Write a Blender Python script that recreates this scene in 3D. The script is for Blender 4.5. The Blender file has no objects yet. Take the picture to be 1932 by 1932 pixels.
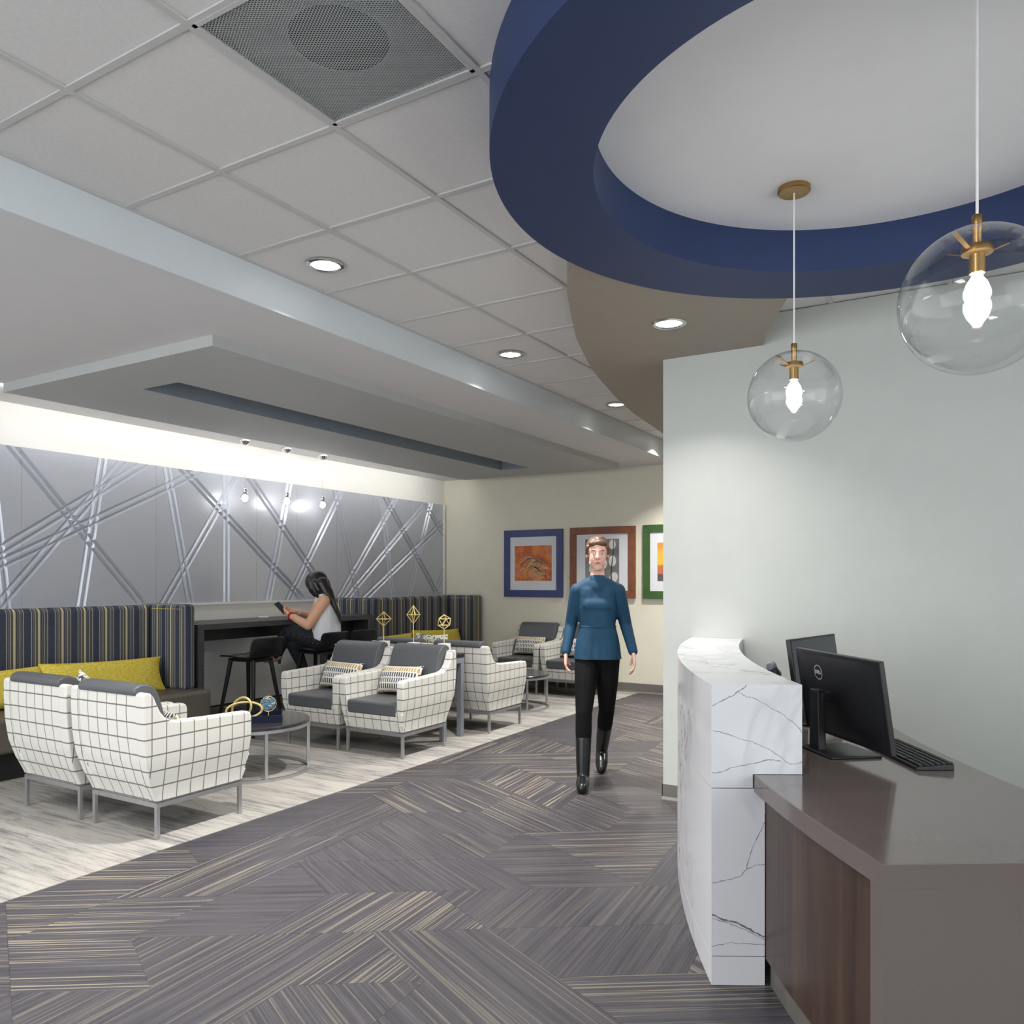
import bpy, bmesh, math, random
from mathutils import Vector, Matrix
R = math.radians
random.seed(7)
SC = bpy.context.scene
COL = SC.collection

# ---------------------------------------------------------------- camera
F_PX, YAW, HZ, CAM_H = 1503.0, R(30.65), 1092.0, 1.42
cd = bpy.data.cameras.new('camera'); cam = bpy.data.objects.new('camera', cd); COL.objects.link(cam)
cam.location = (0, 0, CAM_H); cam.rotation_euler = (R(90), 0, YAW - R(90))
cd.sensor_width = 36; cd.lens = 36 * F_PX / 1932; cd.shift_y = (HZ - 966) / 1932; cd.clip_start = .05
SC.camera = cam
CC, SS = math.cos(YAW), math.sin(YAW)
def ray(u, v):
    r = (u - 966) / F_PX
    return Vector((CC + SS * r, SS - CC * r, (HZ - v) / F_PX))
def atz(u, v, z): d = ray(u, v); t = (z - CAM_H) / d.z; return Vector((d.x * t, d.y * t, z))
def aty(u, v, Y): d = ray(u, v); t = Y / d.y; return Vector((d.x * t, Y, CAM_H + d.z * t))
def atx(u, v, X): d = ray(u, v); t = X / d.x; return Vector((X, d.y * t, CAM_H + d.z * t))
def tr(t, r, z): return Vector((t * CC + r * SS, t * SS - r * CC, z))
def onplane(u, v, p, n):
    d = ray(u, v); o = Vector((0, 0, CAM_H)); t = (p - o).dot(n) / d.dot(n); return o + d * t

# ---------------------------------------------------------------- world, exposure, large lights
w = bpy.data.worlds.new('world'); SC.world = w; w.use_nodes = True
w.node_tree.nodes['Background'].inputs[0].default_value = (.80, .88, 1, 1)
w.node_tree.nodes['Background'].inputs[1].default_value = .5
vs = SC.view_settings; vs.view_transform = 'Standard'; vs.look = 'None'; vs.gamma = 1; vs.use_curve_mapping = False
vs.exposure = 0.2
def area(name, loc, rot, sx, sy, power, col=(1, 1, 1), shape='RECTANGLE', spread=180):
    l = bpy.data.lights.new(name, 'AREA'); l.shape = shape; l.size = sx
    if shape in ('RECTANGLE', 'ELLIPSE'): l.size_y = sy
    l.energy = power; l.color = col; l.spread = R(spread)
    o = bpy.data.objects.new(name, l); COL.objects.link(o); o.location = loc; o.rotation_euler = rot
    return o
# daylight windows behind the camera, added fill along the right-hand wall (outside the frame)
area('daylight_fill', (-2.90, 2.9, 1.45), (R(90), 0, R(-90)), 6.8, 2.3, 150, (.90, .95, 1))
area('daylight_fill', (1.0, -2.9, 1.6), (R(-90), R(180), 0), 5.0, 2.0, 120, (.92, .96, 1))
# unseen fill lights added behind the camera, over the lounge and beyond the partition
area('ceiling_fill', (-.8, 1.2, 3.0), (0, 0, 0), 1.2, .6, 60, (1, .98, .95))
area('ceiling_fill', (.6, 4.9, 2.81), (0, 0, 0), 1.2, 1.2, 42, (1, .98, .95))
area('ceiling_fill', (7.2, 0.6, 2.8), (0, 0, 0), 1.2, .6, 48, (1, .96, .90))

# ---------------------------------------------------------------- materials
def s2l(*c): return tuple(((x / 255) / 12.92 if x / 255 <= .04045 else ((x / 255 + .055) / 1.055) ** 2.4) for x in c)
class N:
    def __init__(s, name):
        s.m = bpy.data.materials.new(name); s.m.use_nodes = True; s.t = s.m.node_tree; s.n = s.t.nodes; s.l = s.t.links
        s.b = s.n['Principled BSDF']; s.out = s.n['Material Output']
    def new(s, typ, **kw):
        nd = s.n.new(typ)
        for k, v in kw.items(): setattr(nd, k, v)
        return nd
    def set(s, sock, v):
        if hasattr(v, 'is_output') or isinstance(v, bpy.types.NodeSocket): s.l.new(v, sock)
        else: sock.default_value = v
    def math(s, op, a, b=None, c=None, clamp=False):
        nd = s.new('ShaderNodeMath', operation=op, use_clamp=clamp)
        for i, v in enumerate((a, b, c)):
            if v is not None: s.set(nd.inputs[i], v)
        return nd.outputs[0]
    def coord(s, kind='Object'): return s.new('ShaderNodeTexCoord').outputs[kind]
    def sep(s, v):
        nd = s.new('ShaderNodeSeparateXYZ'); s.l.new(v, nd.inputs[0]); return nd.outputs
    def comb(s, x, y, z):
        nd = s.new('ShaderNodeCombineXYZ')
        for i, v in enumerate((x, y, z)): s.set(nd.inputs[i], v)
        return nd.outputs[0]
    def mapping(s, v, scale=(1, 1, 1), rot=(0, 0, 0), loc=(0, 0, 0)):
        nd = s.new('ShaderNodeMapping'); s.l.new(v, nd.inputs[0])
        nd.inputs['Scale'].default_value = scale; nd.inputs['Rotation'].default_value = rot; nd.inputs['Location'].default_value = loc
        return nd.outputs[0]
    def noise(s, v, scale, detail=3, rough=.5, dist=0):
        nd = s.new('ShaderNodeTexNoise'); s.l.new(v, nd.inputs['Vector'])
        nd.inputs['Scale'].default_value = scale; nd.inputs['Detail'].default_value = detail
        nd.inputs['Roughness'].default_value = rough; nd.inputs['Distortion'].default_value = dist
        return nd.outputs['Fac']
    def ramp(s, f, stops, interp='LINEAR'):
        nd = s.new('ShaderNodeValToRGB'); r = nd.color_ramp; r.interpolation = interp
        while len(r.elements) < len(stops): r.elements.new(0)
        for e, (p, c) in zip(r.elements, stops):
            e.position = p; e.color = (*c[:3], 1) if len(c) >= 3 else (c[0], c[0], c[0], 1)
        s.l.new(f, nd.inputs[0]); return nd.outputs[0]
    def mix(s, f, a, b, blend='MIX'):
        nd = s.new('ShaderNodeMix', data_type='RGBA', blend_type=blend)
        s.set(nd.inputs[0], f)
        for i, v in ((6, a), (7, b)):
            if isinstance(v, tuple): nd.inputs[i].default_value = (*v[:3], 1)
            else: s.l.new(v, nd.inputs[i])
        return nd.outputs[2]
    def bump(s, h, strength=.2, dist=.01):
        nd = s.new('ShaderNodeBump'); nd.inputs['Strength'].default_value = strength; nd.inputs['Distance'].default_value = dist
        s.l.new(h, nd.inputs['Height']); s.l.new(nd.outputs[0], s.b.inputs['Normal'])
    def col(s, v):
        if isinstance(v, tuple): s.b.inputs['Base Color'].default_value = (*v[:3], 1)
        else: s.l.new(v, s.b.inputs['Base Color'])
    def pr(s, rough=.5, metal=0, spec=.5):
        s.b.inputs['Roughness'].default_value = rough; s.b.inputs['Metallic'].default_value = metal
        s.b.inputs['Specular IOR Level'].default_value = spec
def simple(name, c, rough=.5, metal=0, spec=.5, var=.06, nscale=8, bump=0, bscale=200):
    m = N(name); co = m.coord()
    lo = tuple(x * (1 - var) for x in c); hi = tuple(min(1, x * (1 + var)) for x in c)
    m.col(m.ramp(m.noise(co, nscale), [(.3, lo), (.7, hi)])); m.pr(rough, metal, spec)
    if bump: m.bump(m.noise(co, bscale, 2), bump, .002)
    return m.m
def emit(name, c, st):
    m = N(name); m.col(c); m.b.inputs['Emission Color'].default_value = (*c, 1); m.b.inputs['Emission Strength'].default_value = st
    return m.m
MT = {}
MT['wall_light'] = simple('wall_light', s2l(200, 203, 199), .62, var=.015, bump=.05, bscale=350)
MT['wall_cream'] = simple('wall_cream', s2l(226, 222, 205), .6, var=.015, bump=.05, bscale=350)
MT['wall_white'] = simple('wall_white', s2l(230, 229, 224), .55, var=.01)
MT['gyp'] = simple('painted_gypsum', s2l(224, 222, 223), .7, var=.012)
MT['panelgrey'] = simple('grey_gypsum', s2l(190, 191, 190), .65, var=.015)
MT['bulk'] = simple('bulkhead_paint', s2l(222, 228, 232), .38, var=.01)
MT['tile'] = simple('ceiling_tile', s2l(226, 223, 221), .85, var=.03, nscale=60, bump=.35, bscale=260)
MT['tbar'] = simple('tbar_paint', s2l(205, 203, 201), .5, var=.02)
MT['blue'] = simple('blue_paint', s2l(36, 54, 96), .55, var=.04)
MT['taupe'] = simple('taupe_paint', s2l(156, 146, 133), .6, var=.02)
MT['disc'] = simple('white_plaster', s2l(240, 238, 239), .75, var=.01)
MT['base'] = simple('baseboard_vinyl', s2l(112, 108, 102), .5)
MT['steel'] = simple('brushed_steel', s2l(190, 190, 194), .32, .85, var=.05, nscale=40)
MT['steel_paint'] = simple('silver_paint', s2l(150, 156, 166), .4, .4)
MT['chrome'] = simple('chrome', s2l(215, 215, 215), .12, 1)
MT['brass'] = simple('aged_brass', s2l(176, 142, 92), .3, .9, var=.1)
MT['gold'] = simple('gold_leaf', s2l(238, 218, 152), .4, .45, var=.12, nscale=60)
MT['grey_vinyl'] = simple('grey_vinyl', s2l(84, 86, 91), .38, var=.03, bump=.15, bscale=300)
MT['olive'] = simple('olive_vinyl', s2l(92, 88, 80), .4, var=.05, bump=.1)
MT['black'] = simple('black_laminate', s2l(24, 24, 28), .4, var=.1)
MT['blackpl'] = simple('black_plastic', s2l(20, 20, 24), .35, var=.1)
MT['blackmet'] = simple('black_metal', s2l(18, 18, 20), .45, .2)
MT['screen'] = simple('dark_screen', s2l(48, 54, 64), .15, 0, .6)
MT['label'] = simple('pale_label', s2l(215, 215, 215), .5)
MT['skin'] = simple('skin', s2l(226, 172, 140), .5, var=.05)
MT['skin2'] = simple('fair_skin', s2l(224, 176, 160), .5, var=.05)
MT['lips'] = simple('lips', s2l(170, 88, 84), .45)
MT['hair_black'] = simple('black_hair', s2l(38, 30, 34), .35, var=.3, nscale=30)
MT['hair_brown'] = simple('brown_hair', s2l(96, 70, 52), .5, var=.3, nscale=40)
MT['teal'] = simple('teal_knit', s2l(3, 58, 86), .75, var=.12, nscale=14, bump=.4, bscale=260)
MT['blackcloth'] = simple('black_cloth', s2l(10, 10, 13), .85, spec=.2, var=.15)
MT['leather'] = simple('black_leather', s2l(20, 20, 22), .28, var=.15)
MT['whitecloth'] = simple('white_cloth', s2l(226, 228, 232), .8, var=.03, nscale=18, bump=.3, bscale=30)
MT['red'] = simple('red_velvet', s2l(170, 20, 40), .8)
MT['padgrey'] = simple('seat_pad', s2l(92, 80, 82), .8)
MT['pink'] = simple('dusty_pink', s2l(176, 132, 128), .6)
MT['navy'] = simple('navy_lacquer', s2l(12, 22, 46), .35)
MT['lightwood'] = simple('light_wood', s2l(214, 150, 84), .5, var=.15)
MT['white'] = simple('white_stone', s2l(236, 236, 238), .5, var=.02)
MT['mat'] = simple('picture_mat', s2l(222, 224, 230), .7, var=.01)
MT['fr_blue'] = simple('blue_frame', s2l(62, 72, 122), .45, var=.08)
MT['fr_brown'] = simple('brown_frame', s2l(128, 74, 48), .45, var=.2, nscale=14)
MT['fr_green'] = simple('green_frame', s2l(56, 92, 38), .45, var=.12)
MT['vein'] = simple('grey_vein', s2l(118, 116, 124), .2, var=.2, nscale=30)
MT['dark'] = simple('dark_void', s2l(40, 42, 42), .8)
MT['plenum'] = simple('plenum_metal', s2l(150, 152, 150), .7)
MT['white_plastic'] = simple('white_plastic', s2l(235, 235, 235), .35)
MT['quartz'] = simple('taupe_quartz', s2l(104, 94, 92), .12, spec=.9, var=.06, nscale=420)
MT['toe'] = simple('toe_kick', s2l(96, 92, 88), .5)
MT['lens'] = emit('downlight_lens', (1, .98, .95), 6)
MT['strip'] = emit('led_strip', (1, .985, .95), 17)
MT['bulb'] = emit('lit_bulb', (1, .97, .93), 60)
MT['bulb_s'] = emit('lit_small_bulb', (1, .97, .93), 42)

def glass_mat(name, tint=(1, 1, 1), base=.03):
    m = N(name); m.n.remove(m.b)
    tp = m.new('ShaderNodeBsdfTransparent'); tp.inputs[0].default_value = (*tint, 1)
    gl = m.new('ShaderNodeBsdfGlossy'); gl.inputs['Roughness'].default_value = .02
    lw = m.new('ShaderNodeLayerWeight'); lw.inputs[0].default_value = .5
    f = m.math('MULTIPLY_ADD', m.math('POWER', lw.outputs['Facing'], 2.6), .75, base)
    mx = m.new('ShaderNodeMixShader'); m.l.new(f, mx.inputs[0]); m.l.new(tp.outputs[0], mx.inputs[1]); m.l.new(gl.outputs[0], mx.inputs[2])
    m.l.new(mx.outputs[0], m.out.inputs[0]); return m.m
MT['glass'] = glass_mat('clear_blown_glass', (.985, .99, .995))

def check_mat():
    m = N('window_pane_check_fabric'); co = m.coord(); x, y, z = m.sep(co); nx, ny, nz = m.sep(m.coord('Normal'))
    def line(v, off, wd):
        f = m.math('FRACT', m.math('MULTIPLY_ADD', v, 1 / .088, off + 20))
        return m.math('LESS_THAN', m.math('ABSOLUTE', m.math('SUBTRACT', f, .5)), wd)
    ax, ay, az = (m.math('ABSOLUTE', q) for q in (nx, ny, nz))
    lz = m.math('MULTIPLY', line(z, .13, .044), m.math('LESS_THAN', az, .75))
    lx = m.math('MULTIPLY', line(x, .2, .034), m.math('LESS_THAN', ax, .65))
    ly = m.math('MULTIPLY', line(y, .5, .034), m.math('GREATER_THAN', ax, .65))
    t = m.math('MAXIMUM', lz, m.math('MAXIMUM', lx, ly))
    weave = m.noise(co, 700, 2)
    base = m.ramp(weave, [(.3, s2l(202, 201, 195)), (.7, s2l(221, 220, 214))])
    m.col(m.mix(m.math('MULTIPLY', t, .88), base, s2l(92, 90, 88))); m.pr(.8, 0, .25); m.bump(weave, .12, .002)
    return m.m
MT['check'] = check_mat()
def stripe_mat():
    m = N('striped_upholstery'); co = m.coord(); x, y, z = m.sep(co); nx, ny, nz = m.sep(m.coord('Normal'))
    isx = m.math('GREATER_THAN', m.math('ABSOLUTE', nx), .6)
    u = m.math('ADD', m.math('MULTIPLY', x, m.math('SUBTRACT', 1, isx)), m.math('MULTIPLY', y, isx))
    f = m.math('FRACT', m.math('MULTIPLY_ADD', u, 1 / .187, 40))
    nav, gr, dk, yl, lg, br = s2l(38, 46, 76), s2l(98, 100, 104), s2l(44, 42, 46), s2l(216, 208, 166), s2l(190, 194, 192), s2l(92, 76, 70)
    stops = [(0, nav), (.30, lg), (.325, dk), (.365, gr), (.43, dk), (.46, lg), (.485, br), (.54, dk), (.575, yl), (.665, gr), (.70, dk), (.74, gr), (.79, nav), (.83, lg), (.855, br), (.91, gr), (.94, dk), (.97, lg)]
    c = m.ramp(f, stops, 'CONSTANT')
    c = m.mix(.25, c, m.ramp(m.noise(m.mapping(co, (30, 30, 260)), 3, 2), [(.3, (.02, .02, .03)), (.7, (.32, .32, .30))]))
    m.col(c); m.pr(.85, 0, .2); return m.m
MT['stripe'] = stripe_mat()
def mustard():
    m = N('mustard_chenille'); co = m.coord()
    n = m.noise(m.mapping(co, (8, 8, 44)), 4.5, 4, .7)
    m.col(m.ramp(n, [(.28, s2l(186, 160, 40)), (.5, s2l(232, 208, 78)), (.72, s2l(248, 238, 160))])); m.pr(.9, 0, .2); m.bump(n, .5, .004); return m.m
MT['mustard'] = mustard()
def dash_mat():
    m = N('woven_dash_pattern'); co = m.coord(); x, y, z = m.sep(co)
    row = m.math('FLOOR', m.math('MULTIPLY', z, 1 / .050)); fz = m.math('FRACT', m.math('MULTIPLY', z, 1 / .050))
    xx = m.math('ADD', m.math('MULTIPLY', y, 1 / .024), m.math('MULTIPLY', row, .37)); fx = m.math('FRACT', xx)
    d = m.math('MULTIPLY', m.math('LESS_THAN', m.math('ABSOLUTE', m.math('SUBTRACT', fx, .5)), .27), m.math('LESS_THAN', m.math('ABSOLUTE', m.math('SUBTRACT', fz, .5)), .40))
    wn = m.new('ShaderNodeTexWhiteNoise', noise_dimensions='2D'); m.l.new(m.comb(m.math('FLOOR', xx), row, 0), wn.inputs['Vector'])
    rowc = m.math('FRACT', m.math('MULTIPLY_ADD', row, .251, 5.1))
    c = m.ramp(rowc, [(0, s2l(78, 88, 108)), (.25, s2l(200, 168, 84)), (.5, s2l(70, 74, 84)), (.75, s2l(110, 122, 140))], 'CONSTANT')
    c = m.mix(m.math('MULTIPLY', wn.outputs['Value'], .6), c, s2l(52, 54, 60))
    m.col(m.mix(d, s2l(226, 222, 212), c)); m.pr(.9, 0, .2); m.bump(d, .3, .002); return m.m
MT['dash'] = dash_mat()
def floral():
    m = N('floral_print'); co = m.coord()
    n = m.noise(co, 26, 2, .5, 1.2)
    m.col(m.ramp(n, [(.0, s2l(70, 78, 90)), (.40, s2l(90, 110, 90)), (.44, s2l(228, 228, 222)), (.58, s2l(232, 232, 228)), (.60, s2l(196, 184, 90)), (.68, s2l(120, 90, 110)), (.74, s2l(225, 225, 220))], 'CONSTANT')); m.pr(.9); return m.m
MT['floral'] = floral()
def floor_mat():
    m = N('striped_vinyl'); co = m.coord(); x, y, z = m.sep(co)
    def at(nm):
        a = m.new('ShaderNodeAttribute', attribute_type='OBJECT', attribute_name=nm); return a.outputs['Fac']
    a = at('stripe_angle'); ac = at('accent'); sd = at('seed')
    ca, sa = m.math('COSINE', a), m.math('SINE', a)
    al = m.math('ADD', m.math('MULTIPLY', x, ca), m.math('MULTIPLY', y, sa))
    nn = m.math('SUBTRACT', m.math('MULTIPLY', y, ca), m.math('MULTIPLY', x, sa))
    v = m.comb(m.math('MULTIPLY', nn, 92), m.math('MULTIPLY', al, 1.1), sd)
    n1 = m.noise(v, 1, 2, .6)
    v2 = m.comb(m.math('MULTIPLY', nn, 150), m.math('MULTIPLY', al, 2.0), m.math('ADD', sd, 9)); n2 = m.noise(v2, 1, 2, .6)
    c = m.ramp(n1, [(.25, s2l(36, 36, 42)), (.5, s2l(60, 58, 65)), (.75, s2l(86, 83, 89))])
    c = m.mix(.35, c, m.ramp(n2, [(.3, s2l(34, 34, 40)), (.7, s2l(94, 91, 96))]))
    v3 = m.comb(m.math('MULTIPLY', nn, 88), m.math('MULTIPLY', al, .8), m.math('ADD', sd, 31)); n3 = m.noise(v3, 1, 1, .5)
    g = m.math('MULTIPLY', m.math('SMOOTH_MIN', 1, m.math('MULTIPLY', m.math('MAXIMUM', m.math('SUBTRACT', n3, .565), 0), 14), .05), ac)
    c = m.mix(g, c, s2l(140, 132, 114))
    m.col(c); m.pr(.40, 0, .4)
    m.bump(n2, .08, .001); return m.m
MT['vinyl'] = floor_mat()
def carpet_mat():
    m = N('streaked_carpet'); co = m.coord()
    a = m.new('ShaderNodeAttribute', attribute_type='OBJECT', attribute_name='seed'); x, y, z = m.sep(co)
    v = m.comb(m.math('MULTIPLY', x, 26), m.math('MULTIPLY', y, 1.8), a.outputs['Fac'])
    n = m.noise(v, 1.6, 5, .72); fine = m.noise(co, 240, 2, .6); big = m.noise(m.comb(m.math('MULTIPLY', x, 3), m.math('MULTIPLY', y, 1.0), a.outputs['Fac']), 1.3, 2)
    k = m.math('ADD', m.math('MULTIPLY', n, .62), m.math('MULTIPLY', big, .38))
    c = m.ramp(k, [(.37, s2l(78, 78, 82)), (.44, s2l(122, 120, 120)), (.51, s2l(156, 153, 149)), (.6, s2l(170, 167, 161))])
    c = m.mix(.25, c, m.ramp(fine, [(.3, s2l(120, 118, 115)), (.7, s2l(206, 202, 196))]))
    m.col(c); m.pr(.95, 0, .1); m.bump(fine, .4, .004); return m.m
MT['carpet'] = carpet_mat()
def art_mat():
    m = N('brushed_silver_laminate'); co = m.coord()
    n = m.noise(m.mapping(co, (3, 3, 160)), 2, 2)
    m.col(m.ramp(n, [(.3, s2l(184, 188, 198)), (.7, s2l(190, 194, 204))])); m.pr(.34, .35, .5); return m.m
MT['art'] = art_mat()
MT['rib'] = simple('silver_rib', s2l(206, 208, 216), .36, .2)
def marble_mat():
    m = N('veined_white_quartz'); co = m.coord()
    def vein(scale, dist, w_, off):
        v = m.mapping(co, (1, 1, 1), (.4, .7, .9), off)
        n = m.noise(v, scale, 5, .55, dist)
        return m.math('SUBTRACT', 1, m.math('DIVIDE', m.math('ABSOLUTE', m.math('SUBTRACT', n, .5)), w_), clamp=True)
    v1 = m.math('POWER', vein(.85, .45, .006, (3.1, 1.4, 2.2)), .8)
    v2 = m.math('MULTIPLY', vein(.9, .9, .03, (7.7, 4.1, .2)), .20)
    mask = m.ramp(m.noise(co, 1.6, 2), [(.36, (0,) * 3), (.55, (1,) * 3)])
    f = m.math('ADD', m.math('MULTIPLY', v1, mask), v2, clamp=True)
    m.col(m.mix(m.math('MULTIPLY', f, .75), s2l(214, 215, 220), s2l(96, 96, 104))); m.pr(.16, 0, .5); return m.m
MT['marble'] = marble_mat()
def walnut():
    m = N('dark_walnut'); co = m.coord()
    n = m.noise(m.mapping(co, (24, 24, 1.2)), 2, 5, .6, .3); b = m.noise(m.mapping(co, (5, 5, .25)), 1.6, 2)
    c = m.ramp(b, [(.35, s2l(48, 34, 31)), (.62, s2l(86, 66, 53))])
    m.col(m.mix(.5, c, m.ramp(n, [(.3, s2l(36, 26, 25)), (.7, s2l(80, 60, 50))]))); m.pr(.35); m.bump(n, .05, .001); return m.m
MT['walnut'] = walnut()
def tableblk():
    m = N('charcoal_woodgrain'); co = m.coord()
    n = m.noise(m.mapping(co, (2, 40, 40)), 2, 4, .6)
    m.col(m.ramp(n, [(.3, s2l(52, 52, 56)), (.7, s2l(84, 84, 88))])); m.pr(.4); return m.m
MT['charwood'] = tableblk()
MT['cttop'] = simple('dark_stone_top', s2l(52, 50, 54), .18, var=.1, nscale=40)
def satin_panel():
    m = N('satin_grey_panel'); co = m.coord(); n = m.noise(co, 1.6, 2)
    m.col(m.ramp(n, [(.3, s2l(205, 206, 205)), (.7, s2l(222, 226, 230))])); m.pr(.28, .25); return m.m
MT['satin'] = satin_panel()
def perf():
    m = N('perforated_metal'); co = m.coord(); x, y, z = m.sep(co)
    p = .0092
    row = m.math('FLOOR', m.math('MULTIPLY', y, 1 / (p * .866)))
    fy = m.math('SUBTRACT', m.math('FRACT', m.math('MULTIPLY', y, 1 / (p * .866))), .5)
    fx = m.math('SUBTRACT', m.math('FRACT', m.math('ADD', m.math('MULTIPLY', x, 1 / p), m.math('MULTIPLY', m.math('FLOORED_MODULO', row, 2), .5))), .5)
    d = m.math('SQRT', m.math('ADD', m.math('MULTIPLY', fx, fx), m.math('MULTIPLY', m.math('MULTIPLY', fy, fy), .75)))
    hole = m.math('LESS_THAN', d, .34)
    m.col(s2l(178, 182, 182)); m.pr(.5)
    tp = m.new('ShaderNodeBsdfTransparent'); mx = m.new('ShaderNodeMixShader')
    m.l.new(hole, mx.inputs[0]); m.l.new(m.b.outputs[0], mx.inputs[1]); m.l.new(tp.outputs[0], mx.inputs[2]); m.l.new(mx.outputs[0], m.out.inputs[0])
    return m.m
MT['slot'] = simple('slot_shade_grey', s2l(128, 138, 148), .6)  # shade of the recess painted into the colour of the slot sides
MT['perf'] = perf()
def dotpants():
    m = N('dotted_black_cloth'); co = m.coord(); x, y, z = m.sep(co)
    f = [m.math('SUBTRACT', m.math('FRACT', m.math('MULTIPLY', q, 70)), .5) for q in (x, y, z)]
    d = m.math('SQRT', m.math('ADD', m.math('MULTIPLY', f[0], f[0]), m.math('MULTIPLY', f[2], f[2])))
    m.col(m.mix(m.math('LESS_THAN', d, .22), s2l(18, 20, 26), s2l(56, 60, 68))); m.pr(.8); return m.m
MT['dots'] = dotpants()
def agate():
    m = N('agate_slice'); co = m.coord(); n = m.noise(co, 22, 3, .5, 1.5)
    m.col(m.ramp(n, [(.3, s2l(40, 70, 96)), (.42, s2l(110, 150, 176)), (.5, s2l(60, 84, 104)), (.58, s2l(214, 226, 232)), (.7, s2l(90, 110, 120))])); m.pr(.15); return m.m
MT['agate'] = agate()
def photo_orange():
    m = N('photo_print_autumn'); co = m.coord(); n = m.noise(co, 5, 2, .5)
    m.col(m.ramp(n, [(.3, s2l(140, 62, 28)), (.45, s2l(200, 96, 44)), (.58, s2l(222, 140, 60)), (.7, s2l(196, 110, 110))])); m.pr(.4); return m.m
def photo_grey():
    m = N('photo_print_grey'); co = m.coord(); n = m.noise(co, 3, 2)
    m.col(m.ramp(n, [(.3, s2l(100, 100, 100)), (.7, s2l(150, 148, 146))])); m.pr(.4); return m.m
def photo_sun():
    m = N('photo_print_sunset'); co = m.coord(); x, y, z = m.sep(co)
    n = m.noise(co, 7, 3); zz = m.math('ADD', m.math('MULTIPLY', z, 1 / .46), m.math('MULTIPLY', n, .16))
    m.col(m.ramp(zz, [(.0, s2l(84, 78, 82)), (.26, s2l(92, 80, 84)), (.32, s2l(196, 110, 74)), (.50, s2l(190, 116, 70)), (.56, s2l(226, 188, 60)), (.85, s2l(228, 176, 70)), (1, s2l(214, 148, 70))])); m.pr(.4); return m.m
MT['ph1'], MT['ph2'], MT['ph3'] = photo_orange(), photo_grey(), photo_sun()
MT['straw'] = simple('printed_straw', s2l(232, 206, 160), .5)
MT['willow'] = simple('printed_catkin', s2l(214, 214, 210), .6, var=.1, nscale=40)
MT['stem'] = simple('printed_stem', s2l(56, 50, 46), .6)

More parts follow.
